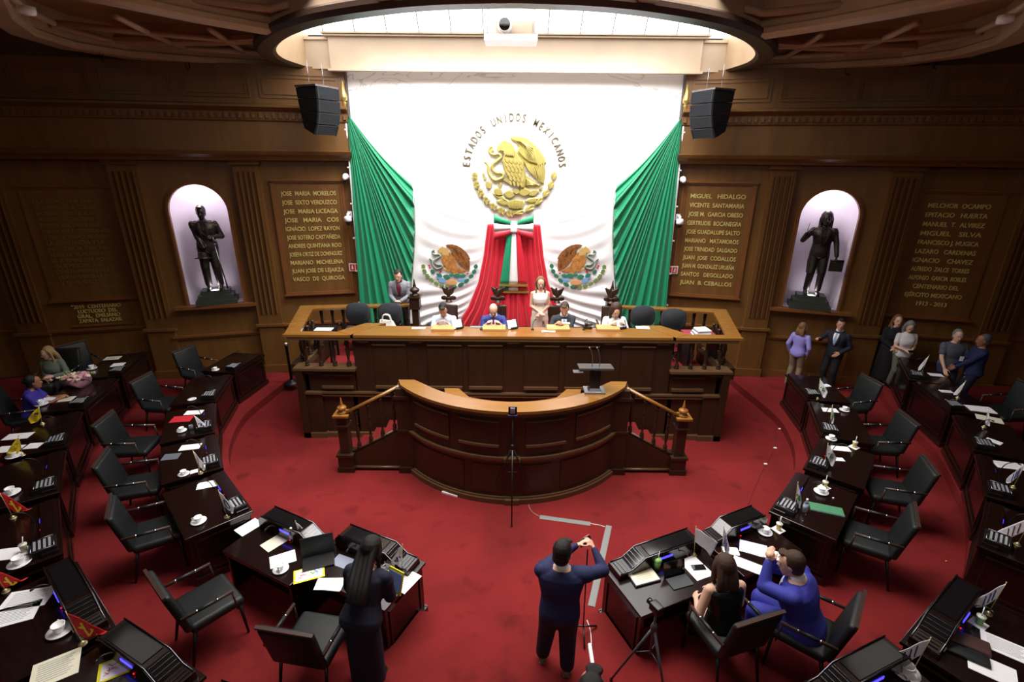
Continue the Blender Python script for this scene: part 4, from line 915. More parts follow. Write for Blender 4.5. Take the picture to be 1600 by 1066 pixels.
    if hs in ('short', 'grey', 'long', 'bob', 'bun', 'curly'):
        t = {'short': .012, 'grey': .010, 'long': .018, 'bob': .022, 'bun': .014, 'curly': .035}[hs]
        q.ell((0, 0, 0), (.0735+t, .090+t*.6, .096+t), 0, HM @ T(0, -.034, .034) @ RX(radians(14)), 18)
        q.ell((0, 0, 0), (.070+t*.8, .055+t, .07), 0, HM @ T(0, -.045, -.03), 14)
        if hs == 'short': q.ell((0, 0, 0), (.055, .04, .022), 0, HM @ T(.008, .052, .105), 12)
        if hs in ('long', 'bob', 'curly'):
            L = {'long': .36, 'bob': .14, 'curly': .16}[hs]; bk = (HM @ Vector((0, -1, 0, 0))).to_3d(); dn = -fup if lean < 50 else -UP
            for x in (-.05, -.02, .02, .05):
                p0 = HM @ Vector((x, -.07, .04)); p1 = HM @ Vector((x*1.25, -.10, -.08)); p2 = ub(x*1.5, -.135*w, .655-.12-L*.55); p3 = ub(x*1.3, -.14*w, .655-.1-L)
                q.tube(spl([p0, p1, p2, p3] if L > .2 else [p0, p1, HM @ Vector((x*1.4, -.09, -.1-L*.5))], 4), [.05]*3+[.048]*40 if False else .045, 8)
            for s in (-1, 1):
                p = [HM @ Vector((s*.05, .0, .095)), HM @ Vector((s*.088, -.02, .02)), HM @ Vector((s*.094, -.015, -.07))]
                p += [ub(s*.095, .06, .655-.22), ub(s*.09, .105, .655-.1-L)] if hs == 'long' else [HM @ Vector((s*.085, .02, -.1-L*.4))]
                q.tube(spl(p, 4), .024 if hs == 'long' else .032, 8)
        if hs == 'bun': q.ell((0, 0, 0), (.045, .045, .045), 0, HM @ T(0, -.12, .03), 12)
    elif hs == 'bald':
        for s in (-1, 1): q.ell((0, 0, 0), (.02, .06, .05), 0, HM @ T(s*.069, -.035, .004), 10)
        q.ell((0, 0, 0), (.070, .032, .055), 0, HM @ T(0, -.086, -.005), 12)
    q.build('hair', hm, e, rem=.009, smi=1)
    # clothes
    tm = body_all or topm; bm_ = body_all or botm
    def sleeve(q, s, t1, r0, r1):
        el, wr = arm[s]; a0 = sh[s]; capsule(q, sh[s]-frt*s*.075-fup*.004, a0.lerp(el, .2), .070*w, .067*w, 14)
        if t1 <= 1: capsule(q, a0, a0.lerp(el, t1), r0*w, r0*w*.97, 14)
        else: capsule(q, a0, el, r0*w, r0*w*.9, 14); capsule(q, el, el.lerp(wr, (t1-1)), r0*w*.88, r1, 14)
    q = MB()
    lo = -1
    inf = {'suit': .024, 'coat': .028, 'shirt': .014, 'tee': .02, 'sleeveless': .014, 'blouse': .018, 'polo': .018}[top]
    torso(q, inf, lo, .505 if top != 'sleeveless' else .47, .10 if top in ('suit', 'coat', 'tee') else .03)
    if top == 'sleeveless':
        for s in (-1, 1): capsule(q, ub(s*.05, -.005, .455), ub(s*.135, -.005, .43), .062, .056)
    else:
        r0 = {'suit': .060, 'coat': .066, 'shirt': .058, 'tee': .062, 'blouse': .063, 'polo': .06}[top]
        t1 = {'long': 1.93, 'short': .62, 'elbow': 1.25}[sleeves]
        for s in (-1, 1): sleeve(q, s, t1, r0, .036 if top != 'suit' else .042)
        q.loft([ringat(ub(0, -.008, .46), frt, ffw, .1, .085, 16), ringat(ub(0, -.012, .50), frt, ffw, .066+.01*(top == 'suit'), .064, 16), ringat(ub(0, -.016, .525), frt, ffw, .06, .058, 16)])
    if sit and top in ('suit', 'coat'):
        pass
    if top == 'coat' and not sit:
        q.loft([ringat(Vector((0, 0, hz+.05)), RT, FW, .19, .15, 20), ringat(Vector((0, 0, .6)), RT, FW, .22, .19, 20), ringat(Vector((0, .0, .12)), RT, FW, .24, .21, 20)])
    q.build({'suit': 'jacket', 'coat': 'coat', 'shirt': 'shirt', 'tee': 't_shirt', 'sleeveless': 'top', 'blouse': 'blouse', 'polo': 'polo_shirt'}[top], tm, e, rem=.0115, smi=3)
    def fy(z, x, inf2):       # front surface of the torso at height z
        for i in range(len(chest)-1):
            a, c = chest[i], chest[i+1]
            if a[0] <= z <= c[0]:
                k = (z-a[0])/(c[0]-a[0]); rx = (a[1]+(c[1]-a[1])*k)*w+inf2; ry = (a[2]+(c[2]-a[2])*k)*w+inf2; yo = a[3]+(c[3]-a[3])*k
                return yo+ry*(1-min(.95, abs(x/rx))**2.4)**(1/2.4)
        return .06
    def patch(nm, m, rows, inf2, parent=e):
        vs = []; fs = []
        for z, x0, x1 in rows:
            for k in range(5): x = x0+(x1-x0)*k/4; vs.append(ub(x, fy(z, x, inf2), z))
        for j in range(len(rows)-1):
            for k in range(4): fs.append((j*5+k, j*5+k+1, (j+1)*5+k+1, (j+1)*5+k))
        qq = MB(); qq.add(vs, fs, 0, None, True); o = qq.build(nm, m, parent); s_ = o.modifiers.new('t', 'SOLIDIFY'); s_.thickness = .008; s_.offset = 0; return o
    if shirt is not None and body_all is None:
        patch('shirt', shirt, [(.19, -.006, .006), (.27, -.028, .028), (.35, -.045, .045), (.42, -.055, .055), (.47, -.05, .05)], inf+.004)
        q = MB(); q.loft([ringat(ub(0, -.008, .485), frt, ffw, .080, .078, 16), ringat(ub(0, -.014, .55), frt, ffw, .070, .070, 16)]); q.build('collar', shirt, e)
        if tie is not None: patch('tie', tie, [(.17, -.018, .018), (.24, -.026, .026), (.34, -.022, .022), (.44, -.016, .016), (.475, -.022, .022)], inf+.010)
        if top == 'suit':
            for s in (-1, 1): patch('lapel', tm, [(.17, s*.008, s*.02), (.26, s*.03, s*.07), (.35, s*.047, s*.095), (.42, s*.056, s*.09), (.465, s*.052, s*.07)], inf+.007)
    if body_all is not None and top == 'suit':
        for s in (-1, 1): patch('lapel', tm, [(.1, s*.008, s*.02), (.22, s*.03, s*.075), (.35, s*.047, s*.1), (.42, s*.05, s*.09), (.465, s*.045, s*.065)], inf+.010)
    q = MB()
    if bot == 'trousers':
        q.loft([ringat(hip+Vector((0, 0, z)), RT, FW, rx*w, ry*w, 20) for z, rx, ry in ((-.12, .12, .10), (-.06, .168, .128), (.02, .165, .125), (.07, .152, .115))])
        for s in (-1, 1):
            hp, kn, an = leg[s]; capsule(q, hp, kn, .103*w, .078*w, 14); capsule(q, kn, an+Vector((0, 0, .03)), .078*w, .062*w, 14)
        q.build('trousers', bm_, e, rem=.0115, smi=3)
    elif bot == 'wide':
        q.loft([ringat(Vector((0, 0, z)), RT, FW, rx, ry, 20) for z, rx, ry in ((hz+.09, .135, .105), (hz, .172, .13), (hz-.15, .20, .15), (.5, .20, .155), (.06, .2, .15))]); q.build('skirt', bm_, e, rem=.0115, smi=2)
    elif bot == 'skirt':
        if sit: q.loft([ringat(Vector((0, y, z)), RT, (UP if y > .1 else FW), rx, ry, 20) for y, z, rx, ry in ((0, .62, .15, .12), (.05, .53, .19, .12), (.2, .53, .19, .09), (.42, .50, .18, .085))])
        else: q.loft([ringat(Vector((0, 0, z)), RT, FW, rx, ry, 20) for z, rx, ry in ((hz+.09, .135, .105), (hz, .175, .13), (hz-.2, .18, .135), (.45, .16, .12))])
        q.build('skirt', bm_, e, rem=.0115, smi=2)
    for s in (-1, 1):
        hp, kn, an = leg[s]; q = MB(); capsule(q, an+Vector((0, -.045, -.047)), an+Vector((0, .14, -.052)), .040, .034, 12); capsule(q, an+Vector((0, -.03, -.02)), an+Vector((0, .03, -.03)), .045, .042); q.box((an.x, an.y+.05, an.z-.08), (.075, .26, .012)); q.build('shoe', body_all or shoe, e)
    for o in [e]+list(e.children_recursive):
        pass
    e.scale = (sc, sc, sc)
    e['_arms'] = 0; del e['_arms']
    return e, (Matrix.Translation(loc) @ RZ(rz) @ Matrix.Scale(sc, 4)), arm, HM

NAVY = mat('navy_suit', (30, 34, 78), .8); NAVY2 = mat('navy_trousers', (22, 25, 50), .8); BLUE = mat('royal_blue_suit', (48, 50, 150), .75); GREYS = mat('light_grey_suit', (136, 138, 146), .8)
CHAR = mat('charcoal_suit', (44, 46, 54), .8); LBLUE = mat('pale_blue_shirt', (208, 220, 240), .8); WSH = mat('white_shirt', (240, 240, 242), .8); BLKC = mat('black_cloth', (16, 16, 19), .85)
BEIGE = mat('beige_cloth', (206, 190, 172), .85); OFFW = mat('off_white_top', (232, 224, 214), .8); LIL = mat('lilac_blouse', (150, 142, 214), .75); KHAKI = mat('khaki_trousers', (126, 108, 88), .85)
OLIVE = mat('olive_trousers', (104, 106, 92), .85); POLO = mat('grey_polo', (86, 90, 100), .85); SAGE = mat('sage_cardigan', (112, 122, 108), .85); PURP = mat('purple_top', (58, 44, 150), .8)
TR = mat('red_tie', (150, 24, 34), .6); TB = mat('blue_tie', (150, 172, 206), .6); TG = mat('silver_tie', (180, 186, 196), .6); MAR = mat('maroon_shirt', (120, 24, 56), .8); DNV = mat('dark_navy_dress', (20, 22, 42), .85); TAN = mat('tan_shoe', (120, 108, 92), .6)
DK = 2.235
p = person('standing man in a light grey suit leaning on the dais rail beside the newel post', (-2.6, 11.42, 1.28), pi, 1.72, lean=20, look=(0, -4), handL=(-.05, .38, .99), handR=(.07, .38, .99), topm=GREYS, shirt=MAR, botm=CHAR, skin=SKINL, hair=HB)
def seated(label, px, look, lean, hl, hr, **k):
    x = (px-801)*.01283; return person(label, (x, 9.92, 1.33), pi, 1.72, sit=True, lean=lean, look=look, handL=(hl[0], hl[1], .93), handR=(hr[0], hr[1], .93), **k)
seated('seated man in a pale blue shirt with head bowed at the presiding desk', 692, (5, -22), 20, (-.12, .46), (.1, .48), top='shirt', topm=LBLUE, botm=CHAR, skin=SKIN, hair=HB)
seated('seated bald man in a blue suit and red tie at the presiding desk', 770, (0, -22), 18, (-.16, .46), (.14, .46), topm=mat('mid_blue_suit', (42, 54, 128), .75), shirt=WSH, tie=TR, botm=NAVY2, skin=SKINL, hs='bald', hair=HBR)
seated('seated man in a charcoal suit and pale tie writing at the presiding desk', 881, (-8, -18), 14, (.02, .46), (.2, .44), topm=CHAR, shirt=WSH, tie=TB, botm=CHAR, skin=SKIN, hair=HBR)
seated('seated woman with brown bobbed hair in white at the presiding desk', 961, (0, -18), 18, (-.14, .44), (.14, .44), top='blouse', topm=WSH, botm=CHAR, skin=SKINL, hs='curly', hair=HBR, fem=True)
person('standing woman in a white sleeveless top and beige skirt behind the presiding desk', (.58, 10.55, 1.28), pi+.05, 1.68, look=(0, -8), handL=(-.02, .17, .98), handR=(.04, .19, 1.0), top='sleeveless', topm=OFFW, bot='wide', botm=BEIGE, skin=SKINL, hs='long', hair=HLB, fem=True)
q = at(1236, 600, .17)
person('woman in a lilac blouse and khaki trousers seen from behind by the right wall', q, radians(-50), 1.58, look=(-10, 0), top='blouse', topm=LIL, botm=KHAKI, skin=SKIN, hs='bob', hair=HLB, fem=True, shoe=TAN)
q = at(1290, 607, .17)
person('smiling bearded man in a dark suit and pale blue tie by the right wall', q, radians(128), 1.76, look=(25, 0), handR=(.25, .45, 1.28), handL=(-.16, .16, .98), topm=mat('dark_navy_suit', (22, 24, 38), .8), shirt=WSH, tie=TB, botm=BLKC, skin=SKIN, hair=HB)
person('long haired woman in a black coat wearing a badge by the far right wall', (8.85, 11.1, .34), radians(165), 1.68, look=(-5, 0), handL=(-.03, .2, 1.0), handR=(.05, .2, .98), top='coat', topm=BLKC, botm=BLKC, skin=SKINL, hs='long', hair=HLB, fem=True, shoe=mat('white_shoe', (225, 225, 225), .5))
q = at(1424, 503, 1.94); q.z = .34; TEEP = q.copy()
person('grey haired person in a white t-shirt looking down at a phone', q, radians(170), 1.6, look=(-12, -28), handL=(-.04, .27, 1.08), handR=(.1, .27, 1.08), top='tee', topm=mat('white_tee', (226, 222, 226), .85), botm=OLIVE, skin=SKINL, hs='bob', hair=HG, fem=True, sleeves='short')
q = at(1499, 517, 2.0); q.z = .34; POLOP = q.copy()
person('grey haired older man in a grey polo shirt wearing a badge', q, radians(172), 1.68, look=(-10, -8), handL=(-.2, .3, .86), handR=(.22, .25, .9), top='polo', topm=POLO, botm=mat('blue_jeans', (38, 46, 78), .85), skin=SKINL, hs='grey', hair=HG, sleeves='short', wide=1.12)
q = at(1526, 522, 2.0); q.z = .34
person('grey haired man in a navy jacket turned towards the man in the polo shirt', q+Vector((.05, -.15, 0)), radians(62), 1.7, look=(5, -8), handL=(-.05, .32, .95), handR=(.08, .34, .95), topm=NAVY, shirt=None, botm=NAVY2, skin=SKIND, hs='grey', hair=mat('hair_dark_grey', (80, 78, 78), .6, bump=.5, bscale=90), wide=1.1)
q = at(76, 540, 1.62); q.z = .34
BLON = q.copy()
person('seated blond woman in a sage cardigan holding a dark blue folder', q, radians(-172), 1.66, sit=True, lean=8, look=(-38, -10), handL=(-.12, .3, .74), handR=(.0, .3, .7), top='blouse', topm=SAGE, botm=BLKC, skin=SKINL, hs='long', hair=HBL, fem=True)
q = at(28, 590, 1.6); q.z = .34
person('seated dark haired woman in a purple top reaching over her papers', q, radians(-62), 1.66, sit=True, lean=14, look=(10, 0), handL=(-.04, .5, .80), handR=(.12, .46, .80), top='blouse', topm=PURP, botm=BLKC, skin=SKIND, hs='bun', hair=HB, fem=True, sleeves='short')
WMN = Vector((-1.5, 3.78, .17))
person('woman in a dark navy dress bending over the left aisle desk', WMN, radians(-14), 1.64, lean=28, look=(-8, -18), handR=(-1.30, 4.12, 1.0), handL=(-1.72, 4.16, .9), worldhands=True, top='shirt', topm=DNV, bot='wide', botm=DNV, skin=SKIN, hs='long', hair=HB, fem=True, wide=1.3, hsc=1.2)
q = at(868, 1044, .17); PHO = q.copy()
person('man in navy jumper standing in the aisle filming with a raised phone', q, radians(-8), 1.60, lean=10, look=(-16, -22), handR=(q.x+.37, q.y+.34, 1.50), handL=(q.x+.20, q.y+.36, 1.52), worldhands=True, top='shirt', topm=NAVY, shirt=WSH, botm=NAVY2, skin=SKINL, hair=HB, wide=1.36, hsc=1.22, feet=((-.17, .1), (.12, -.02)), shoe=TAN, pole=(1.0, -.3, -.6), curl=.8)
person('black haired person at the bottom edge with only the head in view', (.585, 2.60, .17), radians(-12), 1.66, hsc=1.3, topm=BLKC, botm=BLKC, skin=SKIN, hair=HB)
q = at(1146, 890, 1.44); q.z = .17; WB = q.copy()
person('woman in a sleeveless black dress seated at the right aisle desk', q, radians(10), 1.68, sit=True, lean=12, look=(-10, -10), wide=1.22, hsc=1.16, handL=(-.2, .26, .66), handR=(.1, .32, .66), top='sleeveless', topm=mat('sequin_black', (20, 20, 22), .35, .3, noise=.6, nscale=60), bot='skirt', botm=BLKC, skin=SKINL, hs='bob', hair=HBR, fem=True)
q = at(1240, 868, 1.50)+Vector((.17, -.16, 0)); q.z = .17; MB_ = q.copy()
person('seated man in a royal blue suit clasping his hands in front of his mouth', q, radians(52), 1.82, sit=True, lean=18, wide=1.3, hsc=1.1, look=(4, -8), handL=(-.02, .42, 1.10), handR=(.09, .42, 1.08), topm=BLUE, shirt=WSH, botm=BLUE, skin=SKINL, hair=HBR, pole=(.5, .2, -1), curl=.9)

# statues in the niches
def statue(sd):
    M, w = bay(sd, 2); c = facelocal(sd, 2, 7.1); base = M @ Vector((c, .08, NZ0+.0)); ang = M.to_euler().z
    if sd < 0:
        e, X, A, HM = person('bronze statue of a standing man with hat and sabre in the left niche', base+Vector((0, 0, .33)), ang+pi+.12, 1.93, topm=None, body_all=M_BRONZE, top='suit', hs='short', handR=(.03, .2, .86) , handL=(-.17, .2, 1.12), name='statue', cat='statue', wide=1.08, look=(0, -6), curl=.9)
        # local +x of the figure is its right hand side seen mirrored from the room
        q = MB(); q.lathe([(.0, .0), (.15, 0), (.16, .012), (.09, .03), (.085, .11), (.06, .13), (.0, .13)], (0, 0, 0), 18, 0, T(.08, .26, .70) @ RX(.2)); q.build('hat', M_BRONZE, e)
        q = MB(); q.tube([(-.17, .3, 1.12), (-.17, .3, 1.0)], .014, 8); q.tube([(-.17, .3, 1.0), (-.26, .27, .05)], [.012, .016], 8); q.tube([(-.17, .3, 1.1), (-.22, .34, 1.05), (-.18, .31, .98)], .008, 6); q.ell((-.17, .3, .99), (.045, .045, .012)); q.build('sabre', M_STEEL, e)
        q = MB(); q.tube([(.2, .06, 1.38), (.06, .15, 1.25), (-.12, .15, 1.02)], .016, 6, flat=.4); q.build('sash', M_BRONZE, e)
    else:
        e, X, A, HM = person('bronze statue of a man in a tailcoat raising a pen in the right niche', base+Vector((0, 0, .33)), ang+pi-.1, 1.9, topm=None, body_all=M_BRONZE, top='suit', hs='curly', handR=(.33, .16, 1.30), handL=(-.30, .14, .84), name='statue', cat='statue', look=(0, -2), curl=.9, pole=(.6, -.3, -1))
        q = MB(); q.tube([(.34, .2, 1.36), (.32, .2, 1.52)], [.006, .004], 6); q.build('pen', M_BRONZE, e)
        q = MB(); q.box((-.32, .16, .66), (.24, .07, .2)); q.tube([(-.44, .17, .78), (-.2, .17, .78)], .022, 8); q.tube([(-.44, .12, .77), (-.2, .12, .77)], .016, 8); q.build('scroll', M_BRONZE, e)
        q = MB(); q.loft([ringat(Vector((0, -.06, z)), Vector((1, 0, 0)), Vector((0, 1, 0)), rx, .07, 16) for z, rx in ((.95, .17), (.7, .19), (.45, .17))]); q.build('coat_tails', M_BRONZE, e)
    b = MB(); s = 1/e.scale[0]
    for k, (ww, dd, hh) in enumerate(((.86, .54, .11), (.74, .46, .11), (.60, .38, .11))): b.box((0, 0, (-.33+.055+k*.11)*s), (ww*s, dd*s, hh*s))
    b.build('stepped_base', mat('dark_green_stone', (56, 60, 52), .4), e)
statue(-1); statue(1)
M_DSTEEL = mat('dark_steel', (110, 110, 116), .25, 1)
# ================================================================== DESKS
def desk(sd, far, near, dep, z0, ztop, label, hh=.17, group=None, zb=None):
    A = Vector((sd*far[0], far[1], 0)); B = Vector((sd*near[0], near[1], 0)); w = (B-A).length; mid = (A+B)/2
    xd = (B-A).normalized() if sd < 0 else (A-B).normalized()
    ang = atan2(xd.y, xd.x); zb = z0 if zb is None else zb
    e = empty('legislator_desk', (mid.x, mid.y, zb), ang, label, 'desk', group); h = ztop-zb; ms = 1 if sd < 0 else -1; Mx = Matrix.Diagonal((ms, 1, 1, 1))
    b = MB(); b.box((0, -dep/2+.01, h-.02), (w+.02, dep+.04, .04)); b.box((0, -dep/2, h-.055), (w-.02, dep, .03)); b.build('desk_top', M_DESK, e, bevel=.006)
    b = MB(); b.box((0, -.03, (h-.04)/2), (w-.04, .04, h-.05)); b.build('front_panel', M_DESK, e)
    for s in (-1, 1):
        b = MB(); b.box((s*(w/2-.035), -dep/2, (h-.04)/2), (.04, dep-.04, h-.05)); b.build('side_panel', M_DESK, e)
        b = MB()
        for zz, yy in ((h-.12, 0), (.16, 0)): b.box((s*(w/2-.01), -dep/2, zz), (.02, dep-.16, .02))
        for yy in (-.09, -dep+.09): b.box((s*(w/2-.01), yy, (h-.12+.16)/2), (.02, .02, h-.28))
        b.build('side_molding', M_DESKE, e)
    b = MB(); b.box((0, 0, .05), (w+.02, .03, .1)); b.box((0, 0, h-.12), (w-.2, .02, .02)); b.box((0, 0, .18), (w-.2, .02, .02))
    for s in (-1, 1): b.box((s*(w/2-.1), 0, h/2+.02), (.02, .02, h-.28)); b.box((s*(w/2), -dep/2, .05), (.03, dep, .1))
    b.build('plinth_molding', M_DESKE, e)
    b = MB(); b.box((0, -dep*.62, (h-.05)/2), (w-.1, .03, h-.06)); b.build('under_desk_shade', M_DESK, e)  # dark panel added to stand in for the shade beneath the desk
    # raised console along the front edge
    L = w-.08; x0 = -L/2
    if hh > .15:
        c = MB(); pr = [(x0, 0), (x0, hh*.7), (x0+.06, hh), (x0+L*.70, hh), (x0+L*.84, hh*.42), (x0+L-.02, hh*.36), (x0+L, 0)]
        n = len(pr); vs = [(x, -.01, h+z) for x, z in pr]+[(x, -.25, h+z) for x, z in pr]
        c.add(vs, [tuple(range(n)), tuple(range(n, 2*n))[::-1]]+[(i, i+n, (i+1) % n+n, (i+1) % n) for i in range(n)], 0, Mx)
        co = c.build('console', M_DESK, e, bevel=.004)
        g = MB(); g.box((x0+L*.37, -.13, h+hh+.004), (L*.54, .18, .008), 0, Mx); g.build('display_panel', M_GLOSS, co)
        dz = hh*.58; dx = L*.14; a = atan2(dz, dx); ln = hypot(dz, dx); MM = Mx @ T(x0+L*.70+dx/2, -.13, h+hh-dz/2) @ RY(a)
        g = MB(); g.box((0, 0, .004), (ln*.96, .2, .008), 0, MM); g.build('sloped_panel', M_GLOSS, co)
        g = MB()
        for k in range(4): g.box((-ln*.36+k*ln*.24, 0, .012), (.006, .19, .008), 0, MM)
        for k in range(3): g.box((x0+L*.87+k*L*.04, -.13, h+hh*.40), (.006, .18, .012), 0, Mx)
        g.build('steel_slat', M_DSTEEL, co)
        g = MB()
        for y in (-.02, -.24): g.tube([(x0+.05, y, h+hh+.006), (x0+L*.70, y, h+hh+.006), (x0+L*.84, y, h+hh*.45), (x0+L-.03, y, h+hh*.4)], .007, 6, 0, Mx)
        g.build('edge_rail', M_DSTEEL, co); lx, lz = x0+L*.45, h+hh*.62
    else:
        c = MB(); c.box((0, -.08, h+.02), (L, .15, .04), 0, Mx); co = c.build('console', M_DESK, e, bevel=.004); U = .26; ux = x0+L-.16
        c = MB(); c.box((ux, -.13, h+hh/2), (U, .24, hh), 0, Mx @ T(0, 0, 0)); un = c.build('cup_rack', M_BLK, co, bevel=.006)
        g = MB()
        for y in (-.03, -.23): g.tube([(ux-U/2+.01, y, h+hh+.006), (ux+U/2-.01, y, h+hh+.006)], .008, 6, 0, Mx)
        for x in (-1, 1): g.tube([(ux+x*(U/2-.012), -.03, h+hh+.006), (ux+x*(U/2-.012), -.23, h+hh+.006)], .008, 6, 0, Mx)
        g.build('steel_frame', M_DSTEEL, un)
        g = MB()
        for k in range(4): g.box((ux, -.065-k*.044, h+hh+.004), (U-.07, .022, .008), 0, Mx)
        g.build('steel_slat', mat('bright_steel', (205, 207, 214), .4, .6), un); lx, lz = x0+L*.35, h+.022
    g = MB(); g.box((lx, -.252 if hh > .15 else -.157, lz), (.17 if hh > .15 else .1, .006, .028 if hh > .15 else .012), 0, Mx); g.build('blue_display', M_LED, co)
    g = MB(); g.box((x0+L*.52, -.252 if hh > .15 else -.157, h+.02), (.01, .006, .01), 0, Mx); g.build('red_indicator', M_REDLED, co)
    g = MB(); g.box((x0+L-.16, -.252, h+.03), (.05, .006, .02), 0, Mx); g.build('maker_plate', M_WHITE, co)
    g = MB(); g.tube(spl([(x0+L*.3, -.21, h), (x0+L*.3, -.25, h+.14), (x0+L*.3, -.33, h+.2), (x0+L*.3, -.38, h+.19)], 4), .006, 6, 0, Mx); g.tube([Vector((x0+L*.3, -.37, h+.192)), Vector((x0+L*.3, -.4, h+.186))], .011, 8, 0, Mx); g.build('gooseneck_microphone', M_BLK, e)
    return e
ORD = ['first', 'second', 'third', 'fourth', 'fifth', 'sixth', 'seventh', 'eighth']
def drow(sd, L, z0, ztop, nm, hh, zb=None, dep=.76):
    for i, (f, n) in enumerate(L):
        desk(sd, f, n, dep, z0, ztop, 'dark mahogany desk with raised console, %s from the wall in the %s' % (ORD[i], nm), .08 if (i < 5 and 'outer' in nm) else hh, 'desks of the '+nm, zb)
G1 = lambda L: L
desk_a = [((5.9, 11.1), (6.04, 10.02)), ((6.02, 9.9), (5.72, 8.68)), ((5.65, 8.58), (5.1, 7.53)), ((5.02, 7.45), (4.4, 6.5)), ((4.33, 6.4), (3.48, 5.52))]
drow(-1, desk_a, .17, .92, 'left inner row', .085)
desk(-1, (3.24, 5.62), (2.2, 5.1), .74, 0, .78, 'dark mahogany desk with raised console, sixth from the wall in the left inner row', .19, 'desks of the left inner row')
desk(-1, (2.13, 5.28), (1.06, 4.78), .74, 0, .78, 'dark mahogany desk beside the aisle at the near end of the left inner row', .19, 'desks of the left inner row')
drow(1, [((6.03, 10.2), (5.83, 8.97)), ((5.79, 8.87), (5.33, 7.6)), ((5.25, 7.5), (4.5, 6.62)), ((4.33, 6.5), (3.49, 5.6))], .17, .92, 'right inner row', .085)
desk(1, (3.32, 5.72), (2.42, 5.3), .74, 0, .78, 'dark mahogany desk with raised console, fifth from the wall in the right inner row', .19, 'desks of the right inner row')
desk(1, (2.3, 5.26), (1.1, 4.74), .74, 0, .78, 'dark mahogany desk beside the aisle at the near end of the right inner row', .19, 'desks of the right inner row')
drow(-1, [((8.35, 10.75), (8.02, 9.45)), ((7.98, 9.3), (7.66, 8.02)), ((7.6, 7.9), (6.95, 6.78)), ((6.87, 6.66), (6.12, 5.66)), ((6.02, 5.52), (5.15, 4.55)), ((4.88, 4.42), (3.86, 3.62)), ((3.73, 3.62), (2.7, 3.12)), ((2.5, 3.02), (1.55, 2.72))], .34, 1.09, 'left outer row', .17)
drow(1, [((8.9, 10.85), (8.27, 9.62)), ((8.22, 9.45), (7.97, 8.2)), ((7.9, 8.05), (7.3, 6.9)), ((7.22, 6.78), (6.48, 5.75)), ((6.38, 5.62), (5.55, 4.8)), ((4.78, 4.25), (3.72, 3.52)), ((3.52, 3.5), (2.46, 3.06))], .34, 1.09, 'right outer row', .17)

# ================================================================== CHAIRS
def make_chair():
    e = empty('armchair', (0, 0, 0)); b = MB(); b.rbox((0, .02, .46), (.54, .52, .11), .045); b.build('seat', M_LEATH, e)
    MB_ = T(0, -.25, .50) @ RX(radians(12)); b = MB(); b.rbox((0, 0, .24), (.54, .075, .56), .035, 0, MB_); b.build('backrest', M_LEATH, e)
    b = MB(); b.box((0, -.012, .53), (.55, .03, .03), 0, MB_); b.build('top_trim', M_ARMW, e)
    for s in (-1, 1):
        b = MB(); b.tube([(s*.29, -.3, .70), (s*.29, .18, .68)], .017, 6, flat=1.2); b.tube([(s*.29, .17, .68), (s*.29, .19, .43)], .011, 6); a = b.build('armrest', M_ARMW, e)
        b = MB(); b.tube([(s*.29, -.17, .697), (s*.29, -.15, .696)], .021, 8); b.tube([(s*.29, .02, .688), (s*.29, .04, .687)], .021, 8); b.build('chrome_ring', M_CHROME, a)
        b = MB(); b.tube([(s*.29, -.16, .696), (s*.29, .03, .688)], .0195, 8); b.build('arm_pad', M_LEATH, a)
        for y, y2 in ((.23, .25), (-.2, -.3)): b = MB(); b.tube([(s*.23, y, .42), (s*.245, y2, 0)], [.02, .013], 6); b.build('leg', M_BLK, e)
    return e
ch0 = make_chair(); first = [True]
def chair(x, y, z, label, face=None, grp='armchairs of the deputies', rz=None):
    global ch0
    e = ch0 if first[0] else copy_tree(ch0); first[0] = False
    e.location = (x, y, z)
    if rz is None:
        f = Vector(face or (0, 8.4))-Vector((x, y)); rz = atan2(-f.x, f.y)
    e.rotation_euler = (0, 0, rz); tag(e, label, 'chair', grp); e.scale = (1.06, 1.06, 1.04)
for i, (x, y) in enumerate([(-7.1, 10.55), (-6.95, 9.05), (-6.45, 7.5), (-5.62, 6.42), (-4.72, 5.42), (-3.42, 4.3)]):
    chair(x, y, .17, 'empty black leather armchair, %s from the wall behind the left inner row' % ORD[i])
chair(-2.05, 3.85, .17, 'empty black leather armchair beside the woman in the dark navy dress', (-1.7, 6))
for i, (x, y) in enumerate([(6.85, 9.25), (6.42, 7.75), (5.72, 6.42), (4.72, 5.4)]):
    chair(x, y, .17, 'empty black leather armchair, %s from the wall behind the right inner row' % ORD[i])
chair(WB.x, WB.y-.03, .17, 'black armchair under the woman in the sleeveless black dress', rz=radians(18))
chair(MB_.x+.02, MB_.y, .17, 'black armchair under the man in the royal blue suit', rz=radians(50))
chair(BLON.x, BLON.y, .34, 'dark armchair under the blond woman in the sage cardigan', rz=radians(-172))
q = at(28, 590, 1.6); chair(q.x, q.y, .34, 'dark armchair under the woman in the purple top', rz=radians(-62))
q = at(128, 565, 1.1); chair(q.x-.1, q.y+.1, .34, 'dark armchair with a jacket, right of the seated blond woman', rz=radians(-120))
q = at(1575, 625, 1.1); chair(q.x, q.y, .34, 'empty dark armchair at the right edge behind the outer desks', (0, 8))

